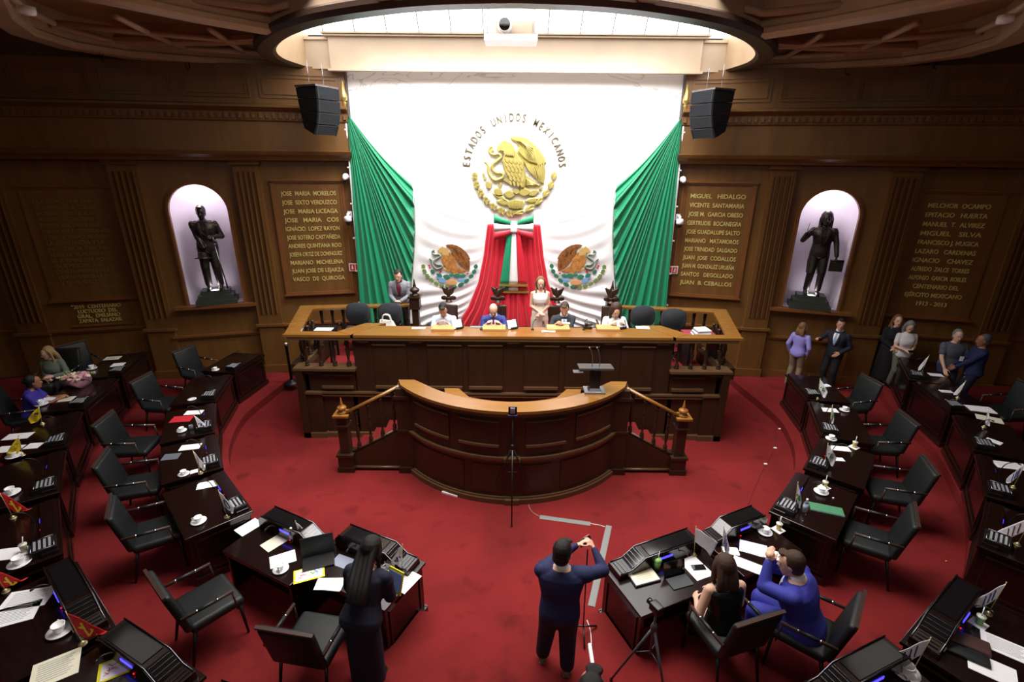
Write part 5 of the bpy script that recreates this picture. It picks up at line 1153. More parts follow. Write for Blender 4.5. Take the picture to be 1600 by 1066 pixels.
# chairs on the dais
def task_chair(px, label, rz=pi, y=10.45):
    x = (px-801)*.01345; e = empty('office_chair', (x, y, 1.28), rz, label, 'chair', 'charcoal office chairs on the dais')
    b = MB(); b.rbox((0, 0, .48), (.5, .48, .09), .04); b.build('seat', M_FAB, e)
    M = T(0, -.24, .56) @ RX(radians(8)) @ RX(pi/2); b = MB(); out = []
    for k in range(28): a = 2*pi*k/28; ca, sa = cos(a), sin(a); kk = (abs(ca)**3+abs(sa)**3)**(-1/3); out.append((.27*ca*kk, .24+.23*sa*kk))
    b.loft([[Vector((x*.9, z, -.02+.0*z)) for x, z in out], [Vector((x, z, -.005)) for x, z in out], [Vector((x, z, .03)) for x, z in out], [Vector((x*.92, z, .055)) for x, z in out]], 0, M); b.build('backrest', M_FAB, e)
    b = MB(); b.tube([(0, -.02, .44), (0, -.02, .1)], .03, 10); b.tube([(0, -.24, .48), (0, -.3, .7)], .02, 6); b.build('column', M_BLK, e)
    b = MB()
    for k in range(5): a = 2*pi*k/5+.3; b.tube([(0, -.02, .11), (.27*cos(a), -.02+.27*sin(a), .06)], .018, 6)
    b.build('star_base', M_BLK, e)
    b = MB()
    for s in (-1, 1): b.tube([(s*.22, -.05, .46), (s*.3, -.05, .5), (s*.3, -.02, .66), (s*.3, .15, .67)], .016, 6)
    b.build('armrest', M_BLK, e); return e
task_chair(545, 'charcoal office chair left of the white handbag on the dais'); task_chair(598, 'charcoal office chair holding a white handbag on the dais')
task_chair(1014, 'charcoal office chair nearest the right newel post on the dais', y=10.4); task_chair(1058, 'charcoal office chair beside the stack of papers on the dais', pi-.1, y=10.2)
def eagle_chair(px, label):
    x = (px-801)*.0133; e = empty('ceremonial_chair', (x, 10.3, 1.28), pi, label, 'chair', 'carved chairs of the presiding board')
    b = MB(); b.rbox((0, 0, .5), (.56, .5, .1), .04); b.build('seat', M_RED, e)
    b = MB(); b.rbox((0, -.27, .80), (.38, .07, .52), .03); b.build('backrest', M_DAIS, e)
    b = MB(); b.ell((0, -.27, 1.33), (.05, .04, .12)); b.ell((.03, -.27, 1.47), (.03, .03, .04))
    for s in (-1, 1):
        for k in range(5): b.tube([(s*.03, -.27, 1.3+.03*k), (s*(.10+.02*k), -.27, 1.34+.04*k), (s*(.15-.004*k), -.26, 1.42+.028*k)], [.03, .024, .008], 6)
        b.ell((s*.12, -.27, 1.22), (.09, .03, .06))
    b.lathe([(.001, 1.1), (.1, 1.12), (.05, 1.18), (.07, 1.24)], (0, -.27, 0), 12); o = b.build('carved_eagle_crest', M_DAIS, e, rem=.010); o.location = (0, -.27*.2, .16); o.scale = (.8, .8, .86)
    for s in (-1, 1):
        b = MB(); b.tube([(s*.29, -.25, .74), (s*.29, .2, .72), (s*.29, .22, .45)], .022, 8); b.build('armrest', M_DAIS, e)
        for y in (-.24, .22): b = MB(); b.tube([(s*.26, y, .46), (s*.26, y, 0)], .025, 6); b.build('leg', M_DAIS, e)
eagle_chair(696, 'carved chair with eagle crest behind the man in the pale blue shirt'); eagle_chair(776, 'carved chair with eagle crest behind the bald man')
eagle_chair(872, 'carved chair with eagle crest behind the man in the charcoal suit'); eagle_chair(960, 'carved chair with eagle crest behind the seated woman in white')
# ================================================================== THINGS ON THE DESKS
def zof(px, py, z): return at(px, py, z)
def sheet(px, py, z, w, h, rz, label, m=None, n=1, name='paper_sheet', cat='paper', group=None):
    p = at(px, py, z); b = MB()
    for k in range(n): b.box((0.004*k*(1 if k % 2 else -1), .003*k, .003+.003*k), (w, h, .003), 0, RZ(.05*k) if k else None)
    o = b.build(name, m or M_PAPER); o.location = p; o.rotation_euler = (0, 0, radians(rz)); return tag(o, label, cat, group)
M_INK = mat('grey_ink', (150, 152, 160), .8)
def printed(px, py, z, w, h, rz, label, m=None, ink=None):
    p = at(px, py, z); e = empty('document', p, radians(rz), label, 'document'); b = MB(); b.box((0, 0, .003), (w, h, .004)); b.build('page', m or M_PAPER, e)
    b = MB()
    for k in range(9): b.box((-.01*(k % 3), h*.36-k*h*.085, .0055), (w*.76-.02*(k % 3), h*.018, .001))
    b.build('printed_text', ink or M_INK, e); return e
PINK = mat('print_pink', (226, 120, 140), .7); LTB = mat('print_blue', (130, 160, 226), .7); LGR = mat('print_green', (150, 206, 130), .7); YEL = mat('bright_yellow', (240, 226, 40), .6)
def flyer(px, py, z, w, h, rz, label, border):
    p = at(px, py, z); e = empty('flyer', p, radians(rz), label, 'flyer'); b = MB(); b.box((0, 0, .003), (w, h, .004)); b.build('border', border, e)
    b = MB(); b.box((0, 0, .0055), (w*.86, h*.82, .001)); b.build('page', M_PAPER, e); rnd = random.Random(5)
    for nm, m, x in (('pink_drawing', PINK, -.22), ('green_drawing', LGR, .02), ('blue_drawing', LTB, .24)):
        b = MB()
        for k in range(9): a = rnd.random()*6.28; r = rnd.random()*.16; c = (x*w+r*w*cos(a), r*h*1.6*sin(a), .0068); b.box((0, 0, 0), (w*.13, h*.035, .001), 0, T(*c) @ RZ(rnd.random()*3))
        b.build(nm, m, e)
def cup(px, py, z, where, scup=1, k=1.0, tilt=0):
    p = at(px, py, z); b = MB(); b.lathe([(.001, .004), (.04, .0), (.05, .004), (.078, .017), (.08, .02), (.052, .01), (.001, .009)], (0, 0, 0), 24); o = b.build('saucer', M_WHITE); o.location = p; o.scale = (k, k, k)
    tag(o, 'white china saucer on '+where, 'saucer', 'white saucers on the desks')
    if scup:
        b = MB(); b.lathe([(.001, 0), (.024, 0), (.028, .01), (.039, .05), (.042, .062), (.038, .062), (.034, .05), (.001, .045)], (0, 0, 0), 20)
        b.tube(spl([(.037, 0, .052), (.062, 0, .05), (.058, 0, .024), (.031, 0, .018)], 4), .005, 6); o = b.build('coffee_cup', M_WHITE); o.location = p+Vector((0, 0, .011*k)); o.scale = (k, k, k); o.rotation_euler = (0, 0, px*.7); tag(o, 'white coffee cup on its saucer on '+where, 'cup', 'white coffee cups on the desks')
def bottle(px, py, z, where):
    p = at(px, py, z); e = empty('water_bottle', p, 0, 'clear plastic water bottle on '+where, 'bottle')
    b = MB(); b.lathe([(.001, 0), (.03, 0), (.032, .01), (.032, .12), (.028, .15), (.012, .18), (.012, .195), (.001, .195)], (0, 0, 0), 16); b.build('bottle_body', M_CLEAR, e)
    b = MB(); b.lathe([(.0325, .06), (.0335, .061), (.0335, .11), (.0325, .111)], (0, 0, 0), 16); b.build('label_band', mat('bottle_label', (190, 196, 226), .5), e)
    b = MB(); b.lathe([(.014, .19), (.014, .21), (.001, .21)], (0, 0, 0), 12); b.build('cap', M_WHITE, e)
def drink(px, py, z, where, col=(226, 206, 120), name='glass_of_juice', green=False, label=None):
    p = at(px, py, z)
    if not green:
        b = MB(); b.box((0, 0, .002), (.13, .13, .003), 0, RZ(.5)); o = b.build('napkin', M_PAPER); o.location = p; tag(o, 'white paper napkin under the drink on '+where, 'napkin')
    e = empty(name, p+Vector((0, 0, .004)), 0, label or ('small plastic cup of yellow drink with a straw on '+where), 'drink')
    b = MB(); b.lathe([(.001, 0), (.028, 0), (.036, .085), (.036, .095), (.001, .094)] if not green else [(.001, 0), (.032, 0), (.044, .12), (.001, .12)], (0, 0, 0), 18); b.build('cup_body', mat('drink_%d' % col[1], col, .3), e)
    b = MB(); b.lathe([(.037, .088), (.04, .092), (.04, .1), (.001, .101)] if not green else [(.045, .115), (.048, .12), (.04, .15), (.001, .155)], (0, 0, 0), 18); b.build('lid', mat('pale_lid', (226, 226, 206), .4) if not green else mat('green_lid', (150, 200, 120), .3), e)
    b = MB(); b.tube([(0, 0, .09), (.015, .02, .19 if not green else .24)], .005, 6); b.build('straw', M_WHITE, e)
def pennant(px, py, z, top, col, where, dirx=1, mark=None, desc='white', k=1.0, base=None, sag=.5, fly=.11, hoist=.15):
    fly *= 1.35; hoist *= 1.25
    p = at(px, py, z); r = ray(*top); t = (p.y)/r.y; hz = min(.42, max(.32, EYE+r.z*t-z)); e = empty('table_flag', p, .75*atan2(-p.x, p.y)+.2*sin(px*1.7), 'small %s flag on a gilt stand on %s' % (desc, where), 'flag')
    b = MB(); b.lathe([(.001, 0), (.036, 0), (.036, .008), (.018, .014), (.024, .024), (.012, .034), (.006, .04), (.001, .04)], (0, 0, 0), 16)
    b.build('stand', base or M_BRASS, e)
    lx = .03*dirx; b = MB(); b.tube([(0, 0, .03), (-lx, 0, hz)], .0035, 6); b.ell((-lx, 0, hz+.006), (.007, .007, .01)); b.build('staff', M_BRASS, e)
    n = 12; vs = []; fs = []
    for j in range(n+1):
        for i in range(n+1):
            u, v = i/n, j/n; zz = hz-.01-hoist*v-sag*fly*u*(1+.5*u)*1.3; x = -lx*(1-.4*v)+dirx*(fly*u*(1-.25*v)); y = .014*sin(u*9+v*2)*u
            vs.append((x, y, max(zz, .05)))
    for j in range(n):
        for i in range(n): q = j*(n+1)+i; fs.append((q, q+1, q+n+2, q+n+1))
    b = MB(); b.add(vs, fs, 0, None, True); c = b.build('cloth', col, e); s_ = c.modifiers.new('t', 'SOLIDIFY'); s_.thickness = .002; s_.offset = 0
    if mark:
        mk, mm = mark; b = MB()
        def pt(u, v, o=.0035):
            f, g = min(n-1, int(u*n)), min(n-1, int(v*n)); a = Vector(vs[g*(n+1)+f]); a2 = Vector(vs[g*(n+1)+f+1]); a3 = Vector(vs[(g+1)*(n+1)+f]); q = a+(a2-a)*(u*n-f)+(a3-a)*(v*n-g); return q+Vector((0, o, 0))
        for sgn in (-1, 1):
            def quad(u0, v0, u1, v1, w_):
                P0, P1 = pt(u0, v0, sgn*.004), pt(u1, v1, sgn*.004); d = (P1-P0).normalized(); nn = Vector((-d.z, 0, d.x))*w_
                b.add([P0-nn, P1-nn, P1+nn, P0+nn], [(0, 1, 2, 3)])
            if mk == 'bars':
                for q in range(3): quad(.3+.16*q, .15, .3+.16*q, .85, .005)
            elif mk == 'ring':
                for q in range(10):
                    a = 2*pi*q/10; a1 = a+.7; quad(.5+.22*cos(a), .5+.25*sin(a), .5+.22*cos(a1), .5+.25*sin(a1), .006)
            elif mk == 'star':
                for q in range(5):
                    a = 2*pi*q/5+pi/2; a1 = a+2*pi*2/5; quad(.45+.26*cos(a), .45+.26*sin(a), .45+.26*cos(a1), .45+.26*sin(a1), .008)
            elif mk == 'leaf': quad(.3, .5, .7, .5, .02); quad(.5, .3, .5, .7, .012)
            elif mk == 'sun':
                for q in range(8): a = 2*pi*q/8; quad(.35+.08*cos(a), .4+.1*sin(a), .35+.2*cos(a), .4+.24*sin(a), .003)
        b.build('emblem', mm, c)
    return e
MRED = mat('emblem_maroon', (130, 30, 56), .6); MBLUE = mat('emblem_blue', (50, 60, 150), .6); MGREEN = mat('emblem_green', (90, 160, 90), .6); MYEL = mat('emblem_yellow', (240, 206, 40), .6); MBLK = mat('emblem_black', (26, 24, 20), .6)
FW_ = mat('flag_white_cloth', (250, 250, 255), .7); FY_ = mat('flag_yellow_cloth', (236, 204, 40), .7); FR_ = mat('flag_red_cloth', (206, 30, 34), .7)
def dn(side, row, k): return 'the %s %s %s desk' % (ORD[k], side, row)
# ---- left inner row
LI = lambda k: dn('left', 'inner', k)
z = .92
cup(337, 579, z, LI(0)); cup(300, 625, z, LI(1), 0)
sheet(303, 645, z, .30, .17, 8, 'white sheet behind the red folder on '+LI(2)); sheet(284, 655, z, .34, .23, 10, 'bright red folder on '+LI(2), mat('red_folder', (206, 40, 52), .6), name='folder', cat='folder')
pennant(312, 674, z, (308, 648), FW_, LI(2), 1, ('leaf', MBLUE), 'white', sag=.9); cup(284, 674, z, LI(2))
b = MB(); b.lathe([(.001, 0), (.03, 0), (.034, .08), (.031, .08), (.028, .01), (.001, .008)], (0, 0, 0), 16); o = b.build('drinking_glass', M_CLEAR); o.location = at(299, 671, z); tag(o, 'small clear drinking glass beside the cup on '+LI(2), 'glass')
sheet(297, 699, z, .30, .17, 14, 'white sheet at the far side of '+LI(3)); sheet(267, 714, z, .24, .18, 12, 'grey notepad on '+LI(3), mat('grey_pad', (96, 100, 112), .7), name='notepad', cat='notepad')
pennant(313, 740, z, (306, 703), FW_, LI(3), 1, None, 'plain white', sag=1.4, fly=.07); cup(287, 742, z, LI(3)); sheet(303, 737, z, .1, .1, 30, 'small white napkin beside the cup on '+LI(3), name='napkin', cat='napkin')
b = MB(); b.lathe([(.001, 0), (.035, 0), (.037, .09), (.033, .09), (.031, .01), (.001, .01)], (0, 0, 0), 18); b.tube(spl([(-.035, 0, .075), (-.065, 0, .07), (-.06, 0, .025), (-.035, 0, .02)], 4), .006, 6); o = b.build('mug', M_WHITE); o.location = at(319, 733, z); tag(o, 'tall white mug beside the flag on '+LI(3), 'mug')
sheet(327, 757, z, .32, .17, 22, 'white sheet on the far side of '+LI(4)); pennant(354, 808, z, (344, 764), FW_, LI(4), 1, ('ring', MBLUE), 'white blue-marked', sag=1.2, fly=.09); cup(310, 816, z, LI(4), k=1.15)
z = .78
sheet(388, 824, z, .2, .29, -34, 'white sheet at the left side of '+LI(5)); sheet(430, 847, z, .2, .31, -36, 'cream sheet in the middle of '+LI(5), M_CREAM); sheet(441, 874, z, .29, .21, 28, 'white sheet next to the cup on '+LI(5)); cup(438, 891, z, LI(5), k=1.15); bottle(457, 846, z, LI(5))
pennant(470, 846, z, (465, 820), FW_, LI(5), 1, ('bars', MRED), 'white dark-striped', sag=1.0, fly=.09)
e = empty('laptop', at(497, 878, z), radians(20), 'open black laptop seen from behind between the left aisle desks', 'laptop'); b = MB(); b.box((0, 0, .01), (.36, .24, .018)); b.build('keyboard_base', M_BLK, e); b = MB(); b.box((0, -.0, .13), (.38, .014, .27), 0, T(0, .1, .0) @ RX(radians(-12))); b.build('screen_lid', mat('laptop_lid', (30, 36, 42), .35), e)
flyer(482, 897, z, .34, .21, 22, 'yellow bordered flyer with coloured drawings near the left aisle desk edge', YEL); sheet(514, 914, z, .30, .17, -4, 'white booklet with a faint print left of the bending woman', n=3, name='booklet', cat='booklet')
sheet(534, 878, z, .24, .17, -22, 'pale grey tablet computer on the left aisle desk', mat('grey_tablet', (150, 156, 176), .3), name='tablet_computer', cat='tablet')
cup(607, 886, z, 'the left aisle desk', k=1.2); pennant(627, 893, z, (622, 852), FW_, 'the left aisle desk', -1, ('leaf', MBLUE), 'white blue-marked', sag=.8); printed(632, 908, z, .24, .3, -30, 'white printed page at the right end of the left aisle desk')
e = empty('magazine', (-1.27, 4.17, .98), radians(-30), 'yellow and white magazine held upright by the bending woman', 'magazine'); b = MB(); b.box((0, 0, .12), (.2, .012, .26), 0, RX(radians(-18))); b.build('cover', YEL, e); b = MB(); b.box((0, -.009, .12), (.17, .004, .2), 0, RX(radians(-18))); b.build('cover_print', LTB, e)
# ---- right inner row
RI = lambda k: dn('right', 'inner', k)
e = empty('framed_certificate', at(1003, 901, z), radians(18), 'framed cream certificate lying on the right aisle desk', 'certificate'); b = MB(); b.box((0, 0, .012), (.33, .25, .022)); b.build('frame', mat('frame_navy', (52, 50, 74), .4), e); b = MB(); b.box((0, 0, .025), (.31, .23, .004)); b.build('page', M_CREAM, e); b = MB()
for k in range(6): b.box((0, .07-k*.026, .0275), (.2-.02*(k % 2), .006, .001))
b.build('printed_text', mat('brown_ink', (196, 176, 130), .8), e)
drink(1025, 889, z, 'the right aisle desk', (126, 176, 96), 'green_drink', True, 'large green iced drink in a clear cup on the right aisle desk')
e = empty('tablet_computer', at(1056, 904, z), radians(18), 'black tablet computer with a fold-out keyboard on the right aisle desk', 'tablet'); b = MB(); b.box((0, -.06, .006), (.27, .16, .01)); b.build('keyboard', mat('keyboard_grey', (58, 62, 66), .6), e); b = MB(); b.box((0, .04, .1), (.28, .01, .2), 0, T(0, 0, 0) @ RX(radians(-14))); s_ = b.build('screen', M_SCREEN, e)
sheet(1086, 888, z, .24, .33, 22, 'white sheets under a phone on the right aisle desk', n=2)
b = MB(); b.rbox((0, 0, .014), (.16, .08, .01), .004); o = b.build('phone', M_SCREEN); o.location = at(1090, 888, z); o.rotation_euler = (0, 0, .1); tag(o, 'black phone lying on white sheets on the right aisle desk', 'phone')
pennant(1083, 868, z, (1090, 822), FW_, 'the right aisle desk', 1, None, 'large plain white', sag=.3, fly=.2, hoist=.16)
pennant(1126, 868, z, (1134, 817), FW_, RI(4), 1, ('bars', MBLUE), 'white upright', sag=1.4, fly=.08, base=mat('wooden_stand', (190, 140, 100), .5))
sheet(1141, 862, z, .18, .12, -10, 'crumpled white wrapper beside the flag on '+RI(4), n=3, name='wrapper', cat='wrapper')
sheet(1176, 858, z, .32, .22, -24, 'white sheets at the far side of '+RI(4), n=2); sheet(1200, 866, z, .3, .2, -32, 'white sheet on the right of the pile on '+RI(4)); sheet(1173, 886, z, .42, .17, -32, 'long white sheet nearest the suited man on '+RI(4))
cup(1194, 833, z, RI(4), k=1.15); drink(1215, 828, z, RI(4))
z = .92
drink(1287, 762, z, RI(3)); cup(1282, 770, z, RI(3), k=1.2); pennant(1240, 796, z, (1249, 754), FW_, RI(3), 1, ('leaf', MGREEN), 'white green-marked', sag=1.5, fly=.07); bottle(1256, 800, z, RI(3))
e = empty('folder', at(1290, 797, z), radians(-20), 'green folder lying on '+RI(3), 'folder'); b = MB(); b.box((0, 0, .012), (.4, .17, .022)); b.build('cover', mat('green_folder', (70, 132, 96), .6), e); b = MB(); b.box((0, -.09, .01), (.4, .02, .018)); b.build('spine', mat('folder_spine', (90, 110, 104), .5), e)
b = MB(); b.ell((0, 0, .008), (.014, .012, .008)); o = b.build('mint', M_WHITE); o.location = at(1301, 779, z); tag(o, 'tiny white sweet near the folder on '+RI(3), 'sweet')
cup(1298, 687, z, RI(2), k=1.1); drink(1334, 699, z, RI(2)); sheet(1310, 701, z, .33, .15, -10, 'white sheet beside the cup on '+RI(2)); sheet(1309, 718, z, .17, .1, -6, 'small white card on '+RI(2), name='card', cat='card'); pennant(1287, 731, z, (1293, 693), FW_, RI(2), 1, ('leaf', MGREEN), 'white green-marked', sag=.7, fly=.12)
cup(1319, 642, z, RI(1), k=1.1); sheet(1295, 641, z, .3, .17, -10, 'white sheet on '+RI(1)); pennant(1295, 667, z, (1302, 633), FW_, RI(1), 1, ('bars', MGREEN), 'white furled', sag=1.6, fly=.06)
pennant(1277, 623, z, (1284, 587), FW_, RI(0), 1, ('leaf', MGREEN), 'white green-marked', sag=.7, fly=.13); sheet(1289, 603, z, .2, .12, 10, 'white napkin behind the flag on '+RI(0), n=2, name='napkin', cat='napkin')
# ---- left outer row
LO = lambda k: dn('left', 'outer', k); z = 1.09
sheet(187, 570, z, .3, .2, 14, 'white sheet beside the cup on '+LO(0)); printed(176, 560, z, .3, .2, 14, 'cream printed page at the far end of '+LO(0), M_CREAM); cup(144, 577, z, LO(0), k=1.2)
sheet(76, 623, z, .34, .2, 10, 'white sheet in front of the woman in the purple top'); printed(104, 624, z, .22, .2, 14, 'printed booklet beside the sheet on '+LO(1), M_CREAM); cup(65, 633, z, LO(1), k=1.3)
e = empty('flower_bouquet', at(116, 603, z), 0, 'bouquet of pink and cream flowers in wrapping on the far left desk', 'bouquet'); e.scale = (1.35, 1.35, 1.2); rnd = random.Random(3)
b = MB(); b.tube([(-.22, .03, .05), (.0, 0, .08), (.16, 0, .1)], [.03, .09, .15], 14, 0, None, .8); b.build('wrapping', mat('pink_wrap', (210, 150, 166), .5), e)
for k in range(34):
    x = -.15+.42*rnd.random(); y = -.13+.26*rnd.random(); b = MB(); r = .022+.014*rnd.random()
    for q in range(5): a = 2*pi*q/5; b.ell((x+.6*r*cos(a), y+.6*r*sin(a), .12+.1*(1-abs(y)*5)*rnd.random()*.4+.05), (r*.6, r*.6, r*.55), 0, None, 8)
    b.build('blossom', mat(*((('blossom_pink', (216, 120, 150)), ('blossom_cream', (232, 222, 190)), ('blossom_pale', (226, 180, 190)), ('blossom_green', (130, 150, 90)))[k % 4]), .7), e, rem=.006)
e = empty('handbag', at(70, 610, 1.0)+Vector((0, 0, -.1)), .3, 'dark handbag on the lap of the seated blond woman', 'bag'); b = MB(); b.rbox((0, 0, .12), (.34, .16, .22), .05); b.build('bag_body', mat('dark_bag', (46, 42, 42), .5), e); b = MB(); b.tube(spl([(-.1, 0, .22), (-.06, 0, .32), (.06, 0, .32), (.1, 0, .22)], 5), .01, 6); b.build('strap', mat('bag_strap', (150, 110, 60), .5), e)
e = empty('document_folder', at(80, 575, 1.15), radians(10), 'dark blue folder with white label held by the seated blond woman', 'folder'); b = MB(); b.box((0, 0, .1), (.3, .03, .24), 0, RX(radians(-20)) @ RY(-.3)); b.build('cover', mat('navy_folder', (26, 30, 84), .5), e); b = MB(); b.box((-.04, -.018, .1), (.14, .004, .09), 0, RX(radians(-20)) @ RY(-.3)); b.build('label', M_PAPER, e)
f = pennant(66, 663, z, (62, 636), FY_, LO(2), -1, ('sun', MBLK), 'bright yellow', sag=.5, fly=.14)
b = MB(); put_text(b, 'PRD', -.02, .2, .05, .024, -.02); b.build('letters', MBLK, f)
sheet(28, 682, z, .36, .2, 12, 'white sheet at the far side of '+LO(2)); sheet(14, 702, z, .34, .2, 10, 'white sheet at the left frame edge on '+LO(2)); sheet(52, 697, z, .2, .17, 10, 'white sheet nearest the console on '+LO(2)); pennant(35, 712, z, (28, 683), FY_, LO(2), -1, ('sun', MBLK), 'yellow half furled', sag=.6, fly=.14); cup(22, 714, z, LO(2), k=1.3)
cup(17, 772, z, LO(3), k=1.3); pennant(20, 810, z, (6, 766), FR_, LO(3), 1, ('star', MYEL), 'red yellow-starred', sag=1.1, fly=.16, hoist=.19)
cup(30, 882, z, LO(4), k=1.35); sheet(12, 866, z, .28, .2, 12, 'white sheet at the left frame edge on '+LO(4)); drink(38, 862, z, LO(4), (206, 196, 170), 'paper_cup'); pennant(8, 925, z, (2, 896), FR_, LO(4), 1, ('star', MYEL), 'red yellow-starred', sag=.9, fly=.16, hoist=.19)
printed(42, 936, z, .42, .26, 14, 'white printed sheets at the far side of '+LO(5)); printed(18, 962, z, .4, .26, 24, 'second white printed sheet at the left edge of '+LO(5)); cup(93, 988, z, LO(5), k=1.35); pennant(128, 1007, z, (112, 955), FR_, LO(5), 1, ('star', MYEL), 'red yellow-starred', sag=.9, fly=.17, hoist=.2)
printed(85, 1046, z, .34, .3, 34, 'large cream printed page at the bottom left on '+LO(6), M_CREAM); flyer(188, 1040, z, .34, .22, 32, 'yellow bordered flyer with pink and blue drawings at bottom left', YEL)
# ---- right outer row
RO = lambda k: dn('right', 'outer', k)
pennant(1440, 583, z, (1434, 555), FW_, RO(0), -1, None, 'plain white', sag=1.4, fly=.08); sheet(1462, 586, z, .26, .16, -14, 'white sheet at the far end of '+RO(0)); sheet(1478, 612, z, .22, .12, -10, 'small white sheet nearer the console on '+RO(0))
pennant(1496, 622, z, (1498, 595), FW_, RO(1), -1, None, 'plain white', sag=1.4, fly=.08); sheet(1532, 640, z, .4, .24, -18, 'white papers spread on the far side of '+RO(1), n=3); sheet(1545, 655, z, .36, .22, -34, 'cream papers on the near side of '+RO(1), M_CREAM, n=2)
pennant(1537, 668, z, (1542, 640), FW_, RO(2), 1, None, 'plain white', sag=1.5, fly=.07); sheet(1552, 690, z, .2, .12, -60, 'crumpled white napkin on '+RO(2), n=2, name='napkin', cat='napkin')
printed(1578, 728, z, .42, .2, -14, 'white open booklet on '+RO(2)); pennant(1582, 762, z, (1592, 722), FW_, RO(3), -1, ('bars', MBLUE), 'white blue-striped', sag=1.3, fly=.09)
pennant(1588, 852, z, (1600, 806), FW_, RO(4), -1, ('bars', MRED), 'large white dark-striped', sag=.8, fly=.18, hoist=.16)
pennant(1542, 960, z, (1560, 905), FW_, 'the desk left of the milky coffee', -1, ('bars', MBLUE), 'white blue-striped', sag=1.0, fly=.12)
drink(1527, 975, z, 'the outer desk at lower right', (206, 176, 140), 'iced_coffee', False, 'plastic cup of milky coffee with dark lid at lower right')
e = empty('document_case', at(1492, 1002, z), radians(-36), 'brown and black leather document case on the outer desk at lower right', 'case'); b = MB(); b.rbox((0, .04, .02), (.5, .18, .035), .015); b.build('brown_cover', mat('brown_leather', (72, 44, 40), .5), e); b = MB(); b.rbox((-.02, -.13, .016), (.5, .13, .03), .012); b.build('black_flap', M_LEATH, e)
printed(1570, 1013, z, .36, .22, -38, 'white printed page right of the leather document case'); sheet(1548, 1046, z, .34, .24, -38, 'blank white sheet below the printed page at lower right'); sheet(1470, 975, z, .14, .1, -40, 'pale blue card behind the leather case at lower right', mat('pale_blue', (170, 190, 220), .6), name='card', cat='card')
pennant(1424, 1050, z, (1440, 990), FW_, RO(6), -1, ('bars', MBLUE), 'white blue-striped', sag=.8, fly=.16); cup(1412, 1052, z, RO(6), k=1.4)

# ================================================================== ON THE DAIS
zd = 2.215
M_STAND = mat('book_rest_wood', (196, 150, 92), .4)
for px, w in ((692, 'in front of the man in the pale blue shirt'), (772, 'in front of the bald man'), (872, 'in front of the man in the charcoal suit'), (950, 'in front of the seated woman in white')):
    p = at(px, 516, zd); e = empty('book_rest', p, 0, 'light wood desk rest '+w, 'desk rest', 'desk rests on the presiding desk'); b = MB(); b.box((0, .05, .025), (.44, .22, .045), 0, RX(radians(6))); b.build('slope', M_STAND, e); b = MB(); b.box((0, -.06, .012), (.44, .015, .03)); b.build('lip', M_STAND, e)
for px, w, rz in ((719, 'right of the man in the pale blue shirt', .5), (805, 'right of the bald man', .5), (975, 'right of the seated woman in white', .4)):
    p = at(px, 515, zd); e = empty('desk_monitor', p, rz, 'small white backed screen on black stand '+w, 'monitor'); b = MB(); b.box((0, .06, .1), (.2, .02, .18), 0, RX(radians(-28))); b.build('screen', M_SCREEN, e); b = MB(); b.box((-.02, .045, .12), (.19, .008, .17), 0, RX(radians(-28))); b.build('casing', M_WHITE, e); b = MB(); b.box((0, .08, .02), (.14, .12, .03)); b.build('stand', M_BLK, e)
for px, py, l, rz in ((654, 513, 'white sheet at the left end of the presiding desk', 0), (857, 518, 'white name card on the front of the presiding desk', 0), (1004, 512, 'white sheet at the right end of the presiding desk', -6), (880, 505, 'white papers under the hand of the man in the charcoal suit', -5), (745, 511, 'grey sheet between the blue shirted and the bald man', 0)):
    sheet(px, py, zd+(.06 if px == 880 else 0), .26, .1 if px != 1004 else .16, rz, l, M_GREY if px == 745 else None)
for px, w in ((752, 'before the bald man'), (832, 'beside the standing woman'), (912, 'beside the man in the charcoal suit')):
    p = at(px, 515, zd); b = MB(); b.lathe([(.001, 0), (.03, 0), (.03, .015), (.001, .02)], (0, 0, 0), 12); b.tube(spl([(0, 0, .015), (.0, .01, .1), (.03, .04, .17), (.05, .06, .18)], 4), .005, 6); b.tube([(.05, .06, .18), (.07, .08, .183)], .011, 8); o = b.build('microphone', M_BLK); o.location = p; tag(o, 'thin black gooseneck microphone '+w+' on the presiding desk', 'microphone')
p = at(918, 513, zd); b = MB()
b.box((0, 0, .02), (.16, .1, .04)); b.lathe([(.02, .04), (.035, .06), (.03, .1), (.001, .12)], (-.03, 0, 0), 12); b.tube([(.0, 0, .07), (.09, 0, .08)], .018, 10); o = b.build('gavel', M_DAIS); o.location = p; tag(o, 'dark wooden gavel and block right of the man in the charcoal suit', 'gavel')
# side of the dais
e = empty('side_table', (-4.0, 10.0, 1.28), 0, 'low black side table at the left end of the dais', 'table'); b = MB(); b.box((0, 0, .64), (.5, .5, .06)); b.build('table_top', M_BLK, e)
for sx in (-1, 1):
    for sy in (-1, 1): b = MB(); b.box((sx*.21, sy*.21, .31), (.04, .04, .62)); b.build('leg', M_BLK, e)
b = MB(); b.box((0, 0, .002), (.36, .2, .004)); o = b.build('paper_sheet', M_PAPER); o.location = (-3.95, 9.98, 1.95); tag(o, 'white printed sheet on the black side table on the dais', 'paper')
e = empty('handbag', (-2.74, 10.45, 1.80), 0, 'white handbag with handles standing on a charcoal chair on the dais', 'bag'); b = MB(); b.add([(-.2, -.09, 0), (.2, -.09, 0), (.2, .09, 0), (-.2, .09, 0), (-.15, -.03, .22), (.13, -.03, .2), (.13, .03, .2), (-.15, .03, .23)], [(3, 2, 1, 0), (4, 5, 6, 7), (0, 1, 5, 4), (1, 2, 6, 5), (2, 3, 7, 6), (3, 0, 4, 7)]); b.build('bag_body', mat('white_leather', (232, 226, 214), .45), e, bevel=.02)
for y in (-.03, .03): b = MB(); b.tube(spl([(-.1, y, .2), (-.07, y, .32), (.05, y, .32), (.09, y, .19)], 5), .011, 6); b.build('handle', MATS['white_leather'], e)
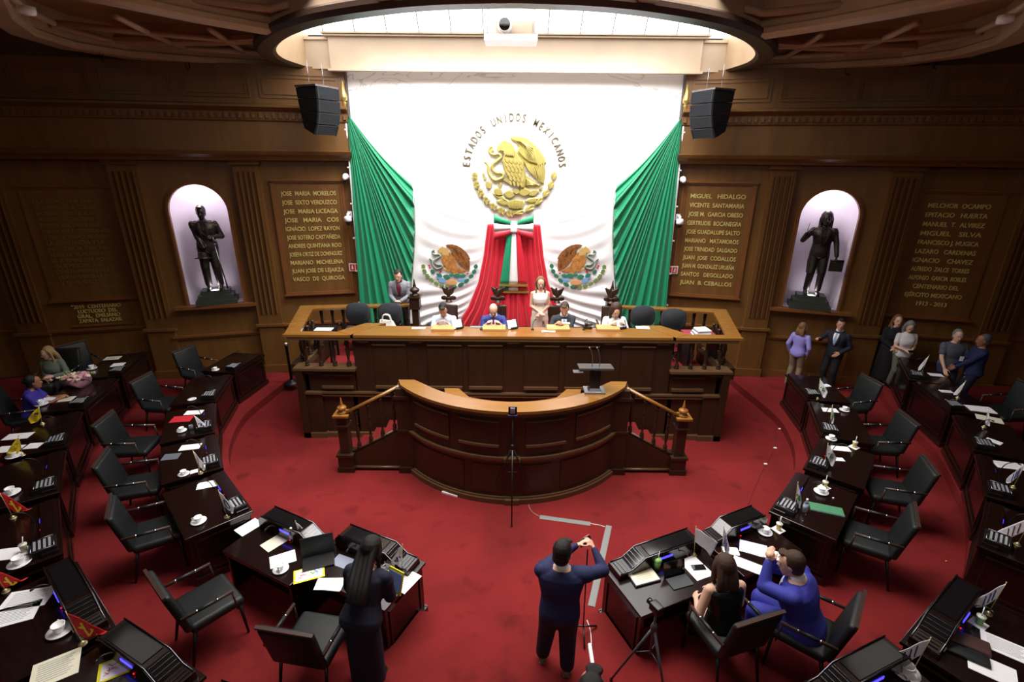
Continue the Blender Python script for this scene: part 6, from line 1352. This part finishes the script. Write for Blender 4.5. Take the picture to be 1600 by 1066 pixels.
for k in range(5):
    b = MB(); b.box((0, 0, .012), (.34-.02*k, .26, .022)); o = b.build('paper_stack', M_PAPER if k % 2 == 0 else M_GREY); o.location = (3.83+.01*k, 9.75+.01*k, 1.975+.024*k); o.rotation_euler = (0, 0, .06*k-.1); tag(o, 'bundle of white papers in the pile at the right end of the dais', 'papers', 'paper pile on the dais')
e = empty('side_table', (3.85, 9.8, 1.28), 0, 'red draped side table under the paper pile at the right of the dais', 'table'); b = MB(); b.box((0, 0, .66), (.62, .6, .06)); b.build('table_top', mat('maroon_cloth', (150, 50, 70), .7), e); b = MB()
for sx in (-1, 1):
    b = MB(); b.box((sx*.27, 0, .31), (.04, .5, .62)); b.build('leg', M_BLK, e)
b = MB(); b.lathe([(.001, 0), (.03, 0), (.032, .1), (.001, .11)], (0, 0, 0), 14); o = b.build('soda_can', mat('soda_red', (190, 20, 40), .3, .5)); p = at(1042, 508, 2.0); o.location = (2.95, 9.9, 1.90); tag(o, 'small red drinks can between the two right office chairs', 'can')
b = MB(); b.box((0, 0, .3), (.3, .3, .6)); o = b.build('cabinet', M_BLK); o.location = (2.95, 9.9, 1.29); tag(o, 'small black cabinet under the red can on the dais', 'cabinet')

# ================================================================== ON THE FLOOR
def strip(pl, z, w, h, nm, m, label, cat):
    P = [Vector((*at(x, y, z)[:2], 0)) for x, y in pl]; b = MB(); pth = [(p.x, p.y) for p in P]; b.sweep(pth, [(-w/2, 0), (-w/2, h*.4), (-w*.3, h), (w*.3, h), (w/2, h*.4), (w/2, 0)], 0, None, 1, z); return tag(b.build(nm, m), label, cat)
strip([(843, 808), (922, 819)], 0.002, .09, .008, 'cable_cover', M_GREY, 'short grey floor cable cover in front of the rostrum', 'cable cover')
strip([(951, 822), (923, 948)], 0.002, .09, .008, 'cable_cover', M_GREY, 'long grey floor cable cover leading to the right aisle desk', 'cable cover')
def cable(pl, label, m=None, r=.006):
    P = [at(x, y, zz)+Vector((0, 0, r)) for x, y, zz in pl]; b = MB(); b.tube(spl(P, 5), r, 6); return tag(b.build('cable', m or M_CABLE), label, 'cable')
cable([(797, 648, 1.5), (806, 668, 1.3), (812, 700, .9), (821, 745, .35), (823, 778, .02), (829, 798, 0), (843, 808, 0)], 'thin pale cable hanging from the phone tripod to the floor', mat('dull_cable', (150, 130, 120), .6))
cable([(922, 819, 0), (935, 821, 0), (945, 824, 0)], 'short white cable joining the two grey cable covers')
cable([(916, 970, .17), (921, 985, .17), (923, 1008, .17)], 'thin white cable beside the man in the navy jumper')
strip([(920, 1008), (925, 1042)], .172, .045, .03, 'cable_duct', M_WHITE, 'white plastic cable duct on the aisle carpet', 'cable duct')
cable([(1214, 640, 0), (1213, 668, 0), (1210, 700, 0), (1196, 727, 0), (1180, 760, 0), (1168, 790, 0)], 'thin dark cable across the red carpet on the right', mat('dark_red_cable', (96, 24, 30), .7), .004)
for px, py, l in ((1221, 671, 'small white floor socket nearest the step on the right'), (1211, 701, 'small white floor socket in the middle of the right cable'), (1196, 726, 'small beige cable joint on the carpet at right')):
    b = MB(); b.rbox((0, 0, .012), (.13 if px == 1221 else .06, .04, .024), .01); o = b.build('floor_socket', M_WHITE if px > 1200 else M_CREAM); o.location = at(px, py, 0); tag(o, l, 'socket')
b = MB(); b.box((0, 0, .015), (.3, .05, .03)); o = b.build('power_strip', M_WHITE); o.location = at(703, 773, 0); o.rotation_euler = (0, 0, -.4); tag(o, 'white bar lying at the foot of the rostrum', 'bar')
b = MB(); b.rbox((0, 0, .05), (.3, .14, .1), .03); o = b.build('cable_reel', M_BLK); o.location = at(1183, 620, 0); tag(o, 'small black cable bundle by the step on the right', 'cable')
b = MB(); b.ell((0, 0, .01), (.02, .012, .01)); o = b.build('sweet_wrapper', M_GOLD); o.location = at(1478, 878, .17); tag(o, 'tiny gold wrapper on the carpet of the right aisle', 'wrapper')
# stanchion
e = empty('queue_barrier', at(463, 597, .17)+Vector((-.08, -.05, 0)), 0, 'black retractable barrier post left of the dais', 'barrier post'); b = MB(); b.lathe([(.001, 0), (.18, 0), (.18, .02), (.06, .05), (.035, .07), (.03, .1)], (0, 0, 0), 20); b.build('base', M_BLK, e); b = MB(); b.lathe([(.032, .06), (.032, .9), (.04, .91), (.04, 1.0), (.001, 1.01)], (0, 0, 0), 14); b.build('post', M_BLK, e); b = MB(); b.lathe([(.03, 1.0), (.03, 1.03), (.001, 1.03)], (0, 0, 0), 14); b.build('cap', M_WHITE, e)
# tripod with phone in front of the rostrum
def tripod(p, h, hub, spread, rot, label, col=None):
    e = empty('tripod', p, rot, label, 'tripod'); col = col or M_BLK
    for k in range(3):
        a = -pi/2+2*pi*k/3; b = MB(); b.tube([(0, 0, hub), (spread*cos(a), spread*sin(a), .02)], [.016, .010], 8); l = b.build('leg', col, e)
        b = MB(); b.ell((spread*cos(a), spread*sin(a), .015), (.018, .018, .015)); b.build('rubber_foot', M_BLK, l)
    b = MB(); b.tube([(0, 0, hub*.55), (0, 0, h)], .013, 8); b.lathe([(.03, hub-.04), (.035, hub), (.02, hub+.05)], (0, 0, 0), 12); b.build('centre_column', col, e)
    for k in range(3):
        a = -pi/2+2*pi*k/3; b = MB(); b.tube([(0, 0, hub*.6), (spread*.45*cos(a), spread*.45*sin(a), hub*.55)], .006, 6); b.build('spreader', col, e)
    return e
e = tripod(at(799, 822, 0)+Vector((.0, .42, 0)), 1.68, 1.15, .44, 0, 'tall black tripod standing in front of the curved rostrum')
e2 = empty('phone', (e.location.x, e.location.y, 1.68), 0, 'phone in a blue clamp on top of the tall tripod', 'phone'); b = MB(); b.rbox((0, 0, .1), (.13, .02, .17), .008, 0, RX(radians(8))); b.build('phone_body', M_BLK, e2); b = MB(); b.rbox((0, -.013, .12), (.07, .012, .1), .004, 0, RX(radians(8))); b.build('white_panel', mat('pale_screen', (170, 176, 190), .3), e2); b = MB(); b.rbox((0, 0, .02), (.15, .06, .04), .015); b.build('clamp', mat('clamp_blue', (24, 30, 90), .4), e2)
pt = at(1026, 1020, .17); e = tripod(Vector((1.42, 3.75, .17)), 1.02, .82, .36, .4, 'grey and black camera tripod beside the right aisle desk', mat('tripod_grey', (70, 70, 76), .4))
e2 = empty('camera', (1.42, 3.75, 1.19), .5, 'small black camera on the tripod by the right aisle desk', 'camera'); b = MB(); b.rbox((0, 0, .05), (.09, .13, .09), .015); b.build('camera_body', M_BLK, e2); b = MB(); b.lathe([(.03, 0), (.032, .05), (.001, .05)], (0, 0, 0), 14, 0, T(0, .06, .05) @ RX(-pi/2)); b.build('lens', M_GLOSS, e2)
q = Vector((PHO.x+.34, PHO.y+.42, .17)); e = empty('selfie_tripod', q, .3, 'slim black pole tripod in front of the man in the navy jumper', 'tripod')
for k in range(3): a = 2*pi*k/3+.2; b = MB(); b.tube([(0, 0, .12), (.2*cos(a), .2*sin(a), .015)], .011, 6); b.build('leg', M_BLK, e)
b = MB(); b.tube([(0, 0, .1), (-.03, -.02, 1.26)], .008, 8); b.build('pole', M_BLK, e)
e = empty('phone', (PHO.x+.30, PHO.y+.40, 1.50), radians(20), 'phone with pink case held up by the man in the navy jumper', 'phone'); b = MB(); b.rbox((0, 0, .03), (.15, .012, .075), .005, 0, RX(radians(-30)) @ RY(-.25)); b.build('phone_body', M_BLK, e); b = MB(); b.rbox((.05, .008, .035), (.05, .01, .07), .004, 0, RX(radians(-30)) @ RY(-.25)); b.build('case', PINK, e)
# phone in the hands of the person in the white t-shirt, badges, small things held
for p0, l in ((Vector((8.79, 10.9, 1.50)), 'white badge on the chest of the woman in the black coat'), (POLOP+Vector((.02, -.24, 1.12)), 'white badge on the chest of the man in the grey polo')):
    b = MB(); b.box((0, 0, 0), (.07, .008, .1)); o = b.build('name_badge', M_WHITE); o.location = p0; o.rotation_euler = (0, 0, -.2); tag(o, l, 'badge')
b = MB(); b.rbox((0, 0, 0), (.15, .075, .01), .004, 0, RX(.4)); o = b.build('phone', M_BLK); o.location = TEEP+Vector((-.09, -.36, 1.02)); tag(o, 'dark phone in the hands of the person in the white t-shirt', 'phone')
b = MB(); b.rbox((0, 0, 0), (.14, .08, .012), .005, 0, RX(.5)); o = b.build('phone', M_BLK); o.location = (-2.61, 10.94, 2.25); tag(o, 'dark phone held by the man in the light grey suit', 'phone')
# long panel behind the dais desk chairs, dark rail at the foot of the flags
b = MB(); b.box((0, 11.72, 1.36), (4.3, .06, .2)); tag(b.build('low_partition', M_DAIS), 'low dark wooden partition at the foot of the flags on the dais', 'partition')
